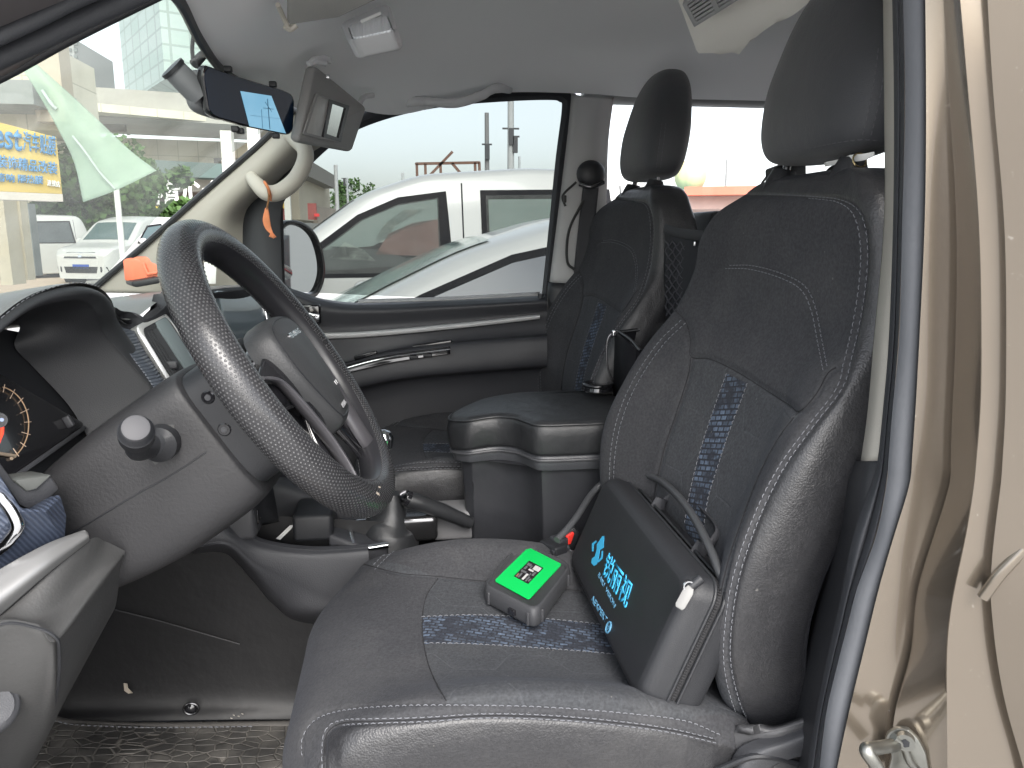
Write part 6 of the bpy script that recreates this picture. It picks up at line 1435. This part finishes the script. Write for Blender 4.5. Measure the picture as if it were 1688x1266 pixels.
wall('canopy', -300, 112, 500, 168, 40, conc.m, bl1, 7, 6)
wall('canopy_beam', 140, 168, 500, 182, 41.5, til.m, bl1, 5, 6)
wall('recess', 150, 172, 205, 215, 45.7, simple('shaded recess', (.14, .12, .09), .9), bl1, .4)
wall('awning', 230, 262, 480, 288, 40, simple('dark green awning', (.09, .13, .12), .7), bl1, 5, 4)
wall('shop_fascia', 240, 288, 480, 312, 41.5, simple('pale fascia', (.42, .40, .35), .7), bl1, 3, 4)
wall('shop_front', 245, 312, 480, 372, 43, simple('brown shop front', (.16, .13, .11), .7), bl1, 2, 4)
f0 = W(250, 333, 40.8); text('shop_lettering', '精心装', 1.35, f0, V((1, .12, 0)), V((0, 0, 1)), simple('shop white letters', (.75, .75, .72), .6), bl1, .05, .02)
wall('yellow_stripe', 252, 340, 272, 345, 40.8, simple('yellow', (.7, .55, .06), .6), bl1, .1)
wall('pale_post', 368, 215, 386, 300, 38, simple('white column', (.62, .60, .55), .6), bl1, .6); wall('pale_post', 412, 205, 430, 300, 38, simple('white column', (.62, .60, .55), .6), bl1, .6)
tw = E('tower_block', W(330, 100, 90), 'tall pale green tower block rising behind the canopy', 'building')
gt = NT('curtain wall'); br = gt.new('TexBrick'); mpp = gt.new('Mapping'); mpp.inputs['Rotation'].default_value = (R(90), 0, 0); gt.lk(gt.obj(), mpp.inputs[0]); gt.lk(mpp.outputs[0], br.inputs[0]); br.offset = 0
br.inputs['Scale'].default_value = .5; br.inputs['Brick Width'].default_value = .9; br.inputs['Row Height'].default_value = .8; br.inputs['Mortar Size'].default_value = .06; br.inputs['Color1'].default_value = (.36, .45, .42, 1); br.inputs['Color2'].default_value = (.40, .48, .46, 1); br.inputs['Mortar'].default_value = (.28, .34, .32, 1)
gt.fin(br.outputs[0], .4)
wall('tower_wall', 272, -160, 520, 130, 90, gt.m, tw, 20, 8)
tw2 = E('apartment_block', W(115, 90, 80), 'grey apartment block with many small windows behind the beige wall', 'building')
wall('block_wall', 100, 62, 128, 140, 80, simple('grey block', (.30, .31, .31), .8), tw2, 10)
for r_ in range(6):
    for k in range(3): wall('block_window', 104+k*9, 68+r_*11, 109+k*9, 74+r_*11, 79.9, simple('dark pane', (.10, .12, .12), .3) if r_+k == 0 else bpy.data.materials['dark pane'], tw2, .3)
lb = E('shop_building', W(0, 200, 14), 'cream shop building carrying the yellow sign, at the left edge', 'building')
wall('shop_wall', -500, 60, 104, 205, 26, til.m, lb, 3, 0)
wall('shop_upper', -500, 118, 55, 160, 24, simple('grey shop glass', (.20, .22, .21), .4), lb, 3)
wall('shop_column', 2, 320, 22, 470, 15, simple('beige column', (.50, .44, .33), .8), lb, .5); wall('shop_column', 42, 330, 47, 462, 15.5, simple('beige column', (.50, .44, .33), .8), lb, .3)
wall('shop_door', 22, 335, 60, 455, 17, simple('grey shutter', (.13, .145, .14), .6), lb, .3)
wall('upper_pier', 60, 60, 108, 200, 25, simple('tan pier', (.44, .38, .29), .8), lb, .8)
# yellow shop sign
sg = E('shop_sign', W(50, 260, 13), 'yellow shop sign with bold blue lettering, cut off at the left edge', 'sign')
A_, B_, C_, D_ = W(-160, 160, 12.5), W(93, 226, 14), W(105, 320, 14), W(-160, 310, 12.5)
C_ = V((B_.x, B_.y, W(105, 320, 14).z)); D_ = V((A_.x, A_.y, D_.z))
sn = (B_-A_).cross(D_-A_).normalized(); sn = sn if sn.dot(CAM-A_) > 0 else -sn
prism('sign_board', [A_, B_, C_, D_], -sn*.25, simple('yellow sign', (.64, .46, .12), .6, var=.06), sg, .01)
prism('sign_edge', [C_, D_, D_+V((0, 0, -.12)), C_+V((0, 0, -.12))], -sn*.3, simple('sign edge', (.55, .5, .45), .6), sg)
xs_ = (B_-A_).normalized(); zs_ = V((0, 0, 1)); bl = simple('blue letters', (.06, .24, .48), .6)
def sgp(px, py): return WP(px, py, A_+sn*.03, sn)
yup = zs_-xs_*zs_.dot(xs_); xh = V((xs_.x, xs_.y, 0)).normalized()
def sft(body, L, R_, T_, m=None, bold=.01, nm='sign_lettering'): fit_text(nm, body, sgp(*L), sgp(*R_), sgp(*T_), m or bl, sg, .02, sn, bold)
sft('Best', (-34, 239), (36, 250), (-34, 195), None, .02)
sft('汽车贴膜', (38, 248), (92, 257), (38, 215), None, .005)
sft('汽车装饰精品改装', (-40, 272), (94, 288), (-40, 250))
sft('导航 音响 隔热膜', (-40, 297), (71, 304), (-40, 282))
sft('连锁店', (78, 306), (99, 309), (78, 296), simple('white letters', (.8, .8, .78), .6), .01, 'sign_small_lettering')
# added pale sheet standing in for a paper reflection in the windscreen
fm = NT('pale green reflection'); tr_ = fm.new('BsdfTransparent'); tr_.inputs[0].default_value = (.92, 1, .95, 1); df = fm.new('BsdfTranslucent'); df.inputs[0].default_value = (.58, .70, .59, 1); d2 = fm.new('BsdfDiffuse'); d2.inputs[0].default_value = (.58, .69, .59, 1)
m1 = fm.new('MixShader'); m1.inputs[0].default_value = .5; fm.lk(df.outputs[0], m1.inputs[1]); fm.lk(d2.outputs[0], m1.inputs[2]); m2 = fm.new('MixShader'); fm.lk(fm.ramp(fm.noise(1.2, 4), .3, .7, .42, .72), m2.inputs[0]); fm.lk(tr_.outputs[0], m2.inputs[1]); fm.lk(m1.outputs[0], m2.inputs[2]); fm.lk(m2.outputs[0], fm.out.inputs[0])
flg = E('paper_reflection', W(160, 220, 8), 'pale green translucent banner sheet hanging in front of the cream building', 'banner')
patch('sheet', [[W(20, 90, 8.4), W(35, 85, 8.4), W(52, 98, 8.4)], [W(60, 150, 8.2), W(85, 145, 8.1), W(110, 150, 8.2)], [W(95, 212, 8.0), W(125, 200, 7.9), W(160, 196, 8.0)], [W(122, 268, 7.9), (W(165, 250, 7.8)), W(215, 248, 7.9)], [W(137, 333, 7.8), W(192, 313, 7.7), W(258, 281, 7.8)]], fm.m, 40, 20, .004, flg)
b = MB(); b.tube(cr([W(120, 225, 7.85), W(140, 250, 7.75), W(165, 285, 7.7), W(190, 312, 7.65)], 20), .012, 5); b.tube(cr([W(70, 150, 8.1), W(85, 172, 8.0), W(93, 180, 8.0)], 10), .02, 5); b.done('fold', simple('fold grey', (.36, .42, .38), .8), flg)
lampp = E('lamp_post', W(205, 380, 17), 'thin white street post standing in front of the white van', 'post')
p0 = W(207, 470, 15); tube('post', [V((p0.x, p0.y, 0)), V((p0.x, p0.y, W(196, 300, 15).z))], [.06, .05], simple('white post', (.65, .65, .62), .5), lampp, 10)

# trees
leaf = NT('foliage'); lf = leaf.mix(leaf.noise(1.2, 4), (.035, .085, .02), (.10, .19, .045)); leaf.fin(lf, .7)
bark = simple('bark', (.12, .09, .06), .9)
def tree(px, py, Y, w_, h_, label, cat='tree', seedv=1, group=None, n=5200, ls=.17):
    rnd = random.Random(seedv); p = W(px, py, Y); root = E('tree', (p.x, p.y, 0), label, cat, group)
    top = p.z+h_/2; tube('trunk', [(p.x, p.y, 0), (p.x+.1, p.y, p.z*.6), (p.x, p.y, p.z)], [.22, .16, .08], bark, root, 8)
    b = MB(); cl = [(rnd.uniform(-1, 1), rnd.uniform(-.8, .8), rnd.uniform(-.8, .9), rnd.uniform(.25, .5)) for _ in range(26)]
    for k in range(9):
        x, y, z, r_ = cl[k]; b.tube([(p.x, p.y, p.z-h_*.3), (p.x+x*w_/3.5, p.y+y*w_/3.5, p.z+z*h_/3)], [.07, .03], 5)
    b.done('limbs', bark, root)
    vs, fs = [], []
    for _ in range(n):
        x, y, z, r_ = rnd.choice(cl); d = V((rnd.gauss(0, 1), rnd.gauss(0, 1), rnd.gauss(0, 1))).normalized()*r_*rnd.uniform(.5, 1)
        c_ = V((p.x+(x+d.x)*w_/2, p.y+(y+d.y)*w_/2, p.z+(z+d.z)*h_/2)); u = V((rnd.gauss(0, 1), rnd.gauss(0, 1), rnd.gauss(0, 1))).normalized()*ls*rnd.uniform(.5, 1); v = u.cross(V((rnd.gauss(0, 1), rnd.gauss(0, 1), rnd.gauss(0, 1)))).normalized()*ls*.6
        o = len(vs); vs += [c_-u, c_+v, c_+u, c_-v]; fs.append((o, o+1, o+2, o+3))
    mesh('crown', vs, fs, leaf.m, root)
tree(122, 345, 30, 4.5, 4.2, 'leafy green tree between the yellow sign and the pale banner', seedv=2, n=6500)
tree(222, 338, 34, 4.0, 3.2, 'round green tree right of the white post', seedv=5, n=5200)
tree(166, 352, 33, 4.0, 2.6, 'low green tree behind the white van roof', seedv=8, n=4500)
tree(604, 345, 80, 5.0, 5.5, 'distant hazy tree above the white van bonnet', seedv=9, n=3000, ls=.22)
tree(590, 352, 75, 4, 3.0, 'distant low bush beside the far street', seedv=12, n=2500, ls=.2)
rs = E('red_hoarding', W(236, 385, 26), 'red and pale hoarding standing right of the white van', 'hoarding')
wall('hoarding_panel', 212, 372, 240, 412, 25.5, simple('salmon panel', (.62, .26, .18), .7), rs, .2); wall('hoarding_panel', 240, 360, 300, 440, 27, simple('dusty red panel', (.48, .30, .24), .7, var=.2, vs=1), rs, .2); wall('hoarding_post', 226, 368, 233, 450, 25, simple('pink post', (.7, .35, .3), .7), rs, .2)
# street buildings behind the passenger window
sbd = E('street_building', W(540, 310, 60), 'weathered two storey building along the street behind the mirror', 'building')
wall('building_wall', 495, 268, 545, 362, 52, simple('cream wall', (.46, .42, .33), .8, var=.2, vs=.6), sbd, 10, 16)
wall('roof_edge', 508, 262, 552, 290, 51, simple('dark stained roof', (.20, .19, .17), .8), sbd, 6, 14)
wall('sign_band', 440, 328, 478, 342, 42, simple('orange yellow band', (.62, .42, .10), .6), sbd, .4, 2); wall('shop_red', 440, 342, 472, 365, 42, simple('dark red shop', (.34, .10, .09), .7), sbd, .4, 2)
wall('shop_red', 508, 335, 522, 362, 50, bpy.data.materials['dark red shop'], sbd, .4); wall('red_sign', 518, 352, 526, 357, 49.5, simple('bright red sign', (.75, .05, .05), .6), sbd, .3)
wall('lower_shops', 524, 340, 562, 368, 58, simple('shop mixture', (.30, .26, .22), .8, var=.4, vs=.8), sbd, .4, 8)
wall('green_stall', 545, 358, 562, 366, 55, simple('green stall', (.06, .2, .12), .7), sbd, .3)
wall('white_pillar', 470, 300, 480, 365, 40, simple('white column b', (.6, .6, .55), .6), sbd, .3)
def pole(px, py0, py1, Y, r_, label, mat, name='utility_pole', arms=(), group='poles beyond the parked cars'):
    a = W(px, py1, Y); t_ = W(px, py0, Y); root = E(name, (a.x, a.y, 0), label, 'pole', group)
    tube('pole', [(a.x, a.y, 0), (a.x, a.y, t_.z)], [r_*1.15, r_*.85], mat, root, 10)
    for (y, dx, L_) in arms:
        q = W(px, y, Y); b = MB(); b.bar((a.x-L_*.45+dx*.5, a.y, q.z), (a.x+L_*.45+dx*.5, a.y, q.z), .06, .06); b.box((a.x+dx*.5, a.y-.1, q.z-.3), (.09, 0, 0), (0, .09, 0), (0, 0, .3)); b.done('crossarm', blk2, root)
    return root
pg = simple('grey pole', (.20, .20, .20), .6)
pole(803, 186, 300, 32, .10, 'dark pole left of the tallest pole', pg, arms=((238, 0, .45),))
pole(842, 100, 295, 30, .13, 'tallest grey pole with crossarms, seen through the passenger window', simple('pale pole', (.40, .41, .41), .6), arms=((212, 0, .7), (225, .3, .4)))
pole(856, 258, 295, 70, .12, 'short thin pole right of the tallest pole', simple('hazed pole', (.42, .44, .45), .6)); pole(878, 284, 296, 90, .10, 'very small distant pole at the right of the sky', simple('hazed pole b', (.42, .44, .45), .6))  # distance haze is put into these poles as a paler grey
pole(557, 272, 365, 50, .13, 'slim pale street pole beside the weathered building', simple('hazed pole c', (.45, .46, .46), .6)); pole(665, 285, 330, 60, .12, 'thin pole just behind the van antenna', simple('hazed pole d', (.5, .52, .52), .6))
pole(574, 293, 350, 65, .10, 'faint lamp pole between street pole and distant trees', bpy.data.materials['hazed pole'], name='street_lamp', arms=((294, -.4, .5),))
# rusty billboard frame
rf = E('billboard_frame', W(740, 290, 28), 'rusty steel billboard frame standing above the white van roof', 'frame')
rust = simple('rusty steel', (.16, .085, .06), .8, var=.3)
b = MB(); q = lambda x, y, d=0: W(x, y, 28+d)
for a, c_ in (((686, 270), (790, 268)), ((688, 292), (790, 291)), ((687, 270), (689, 340)), ((726, 269), (727, 296)), ((745, 269), (764, 291)), ((783, 268), (784, 300)), ((790, 268), (791, 300)), ((700, 298), (746, 250)), ((701, 270), (703, 340)), ((764, 291), (764, 310))): b.bar(q(*a), q(*c_), .09, .09, (0, 1, 0))
for a in ((686, 270), (790, 268), (727, 292)): b.bar(q(*a), q(*a, 2.5), .08, .08)
for x in (689, 703, 727, 764, 784): p = q(x, 292); b.bar((p.x, p.y, 0), p, .12, .12, (0, 1, 0))
b.done('steel_frame', rust, rf)
# things behind the second row window
bn = E('melon_dome', W(1138, 288, 24), 'giant green and yellow melon-shaped structure behind the passenger headrest', 'structure')
vs = []; mdm = NT('painted dome'); sz = mdm.new('SeparateXYZ'); mdm.lk(mdm.obj(), sz.inputs[0]); cz = W(1138, 290, 24)
gz = mdm.ramp(sz.outputs[2], cz.z-.55, cz.z+.35); gcol = mdm.mix(gz, (.20, .42, .30), (.62, .56, .26)); mdm.fin(gcol, .6)
for i in range(24):
    t_ = -1+2*i/23; 
    for j in range(60):
        a = j/60*2*math.pi; r_ = math.sqrt(max(0, 1-t_**2*.72))*(1+.05*abs(math.sin(a*4)))*.47; vs.append((cz.x+r_*math.cos(a), cz.y+r_*math.sin(a), cz.z+t_*.44))
mesh('dome_shell', vs, gridfaces(24, 60, False, True)+[tuple(23*60+k for k in range(60))], mdm.m, bn, 50); tube('dome_stand', [(cz.x, cz.y, 0), (cz.x, cz.y, cz.z-.4)], .3, conc.m, bn, 16)
rr = E('red_roof', W(1170, 315, 20), 'long red roofed shed behind the seats', 'shed')
wall('shed_roof', 1128, 308, 1290, 322, 20, simple('red roof', (.62, .16, .10), .6), rr, 6, -1); wall('shed_wall', 1128, 322, 1290, 345, 20.5, simple('pinkish wall', (.50, .36, .32), .7), rr, 5, -1)
pole(1196, 262, 310, 40, .06, 'faint thin mast above the red roof', pg, name='mast')
c6 = car('parked_car', (0, 0, 0), R(0), sed, 'white car parked behind the gap between the front seats', 'car', whl.m)
c6.location = (3.3, 7.5, -.12)
c7 = car('parked_car', (0, 0, 0), R(0), sed, 'red car parked behind, seen only in the passenger door mirror', 'car', simple('red car paint', (.45, .03, .03), .3, Coat_Weight=.5))
c7.location = (8.5, 4.6, 0)
tree(1800, 380, 11, 5, 4, 'green trees behind the red car, seen in the door mirror', seedv=15, n=4000)
# far ground-level tree line and sky glow are left to the sky itself
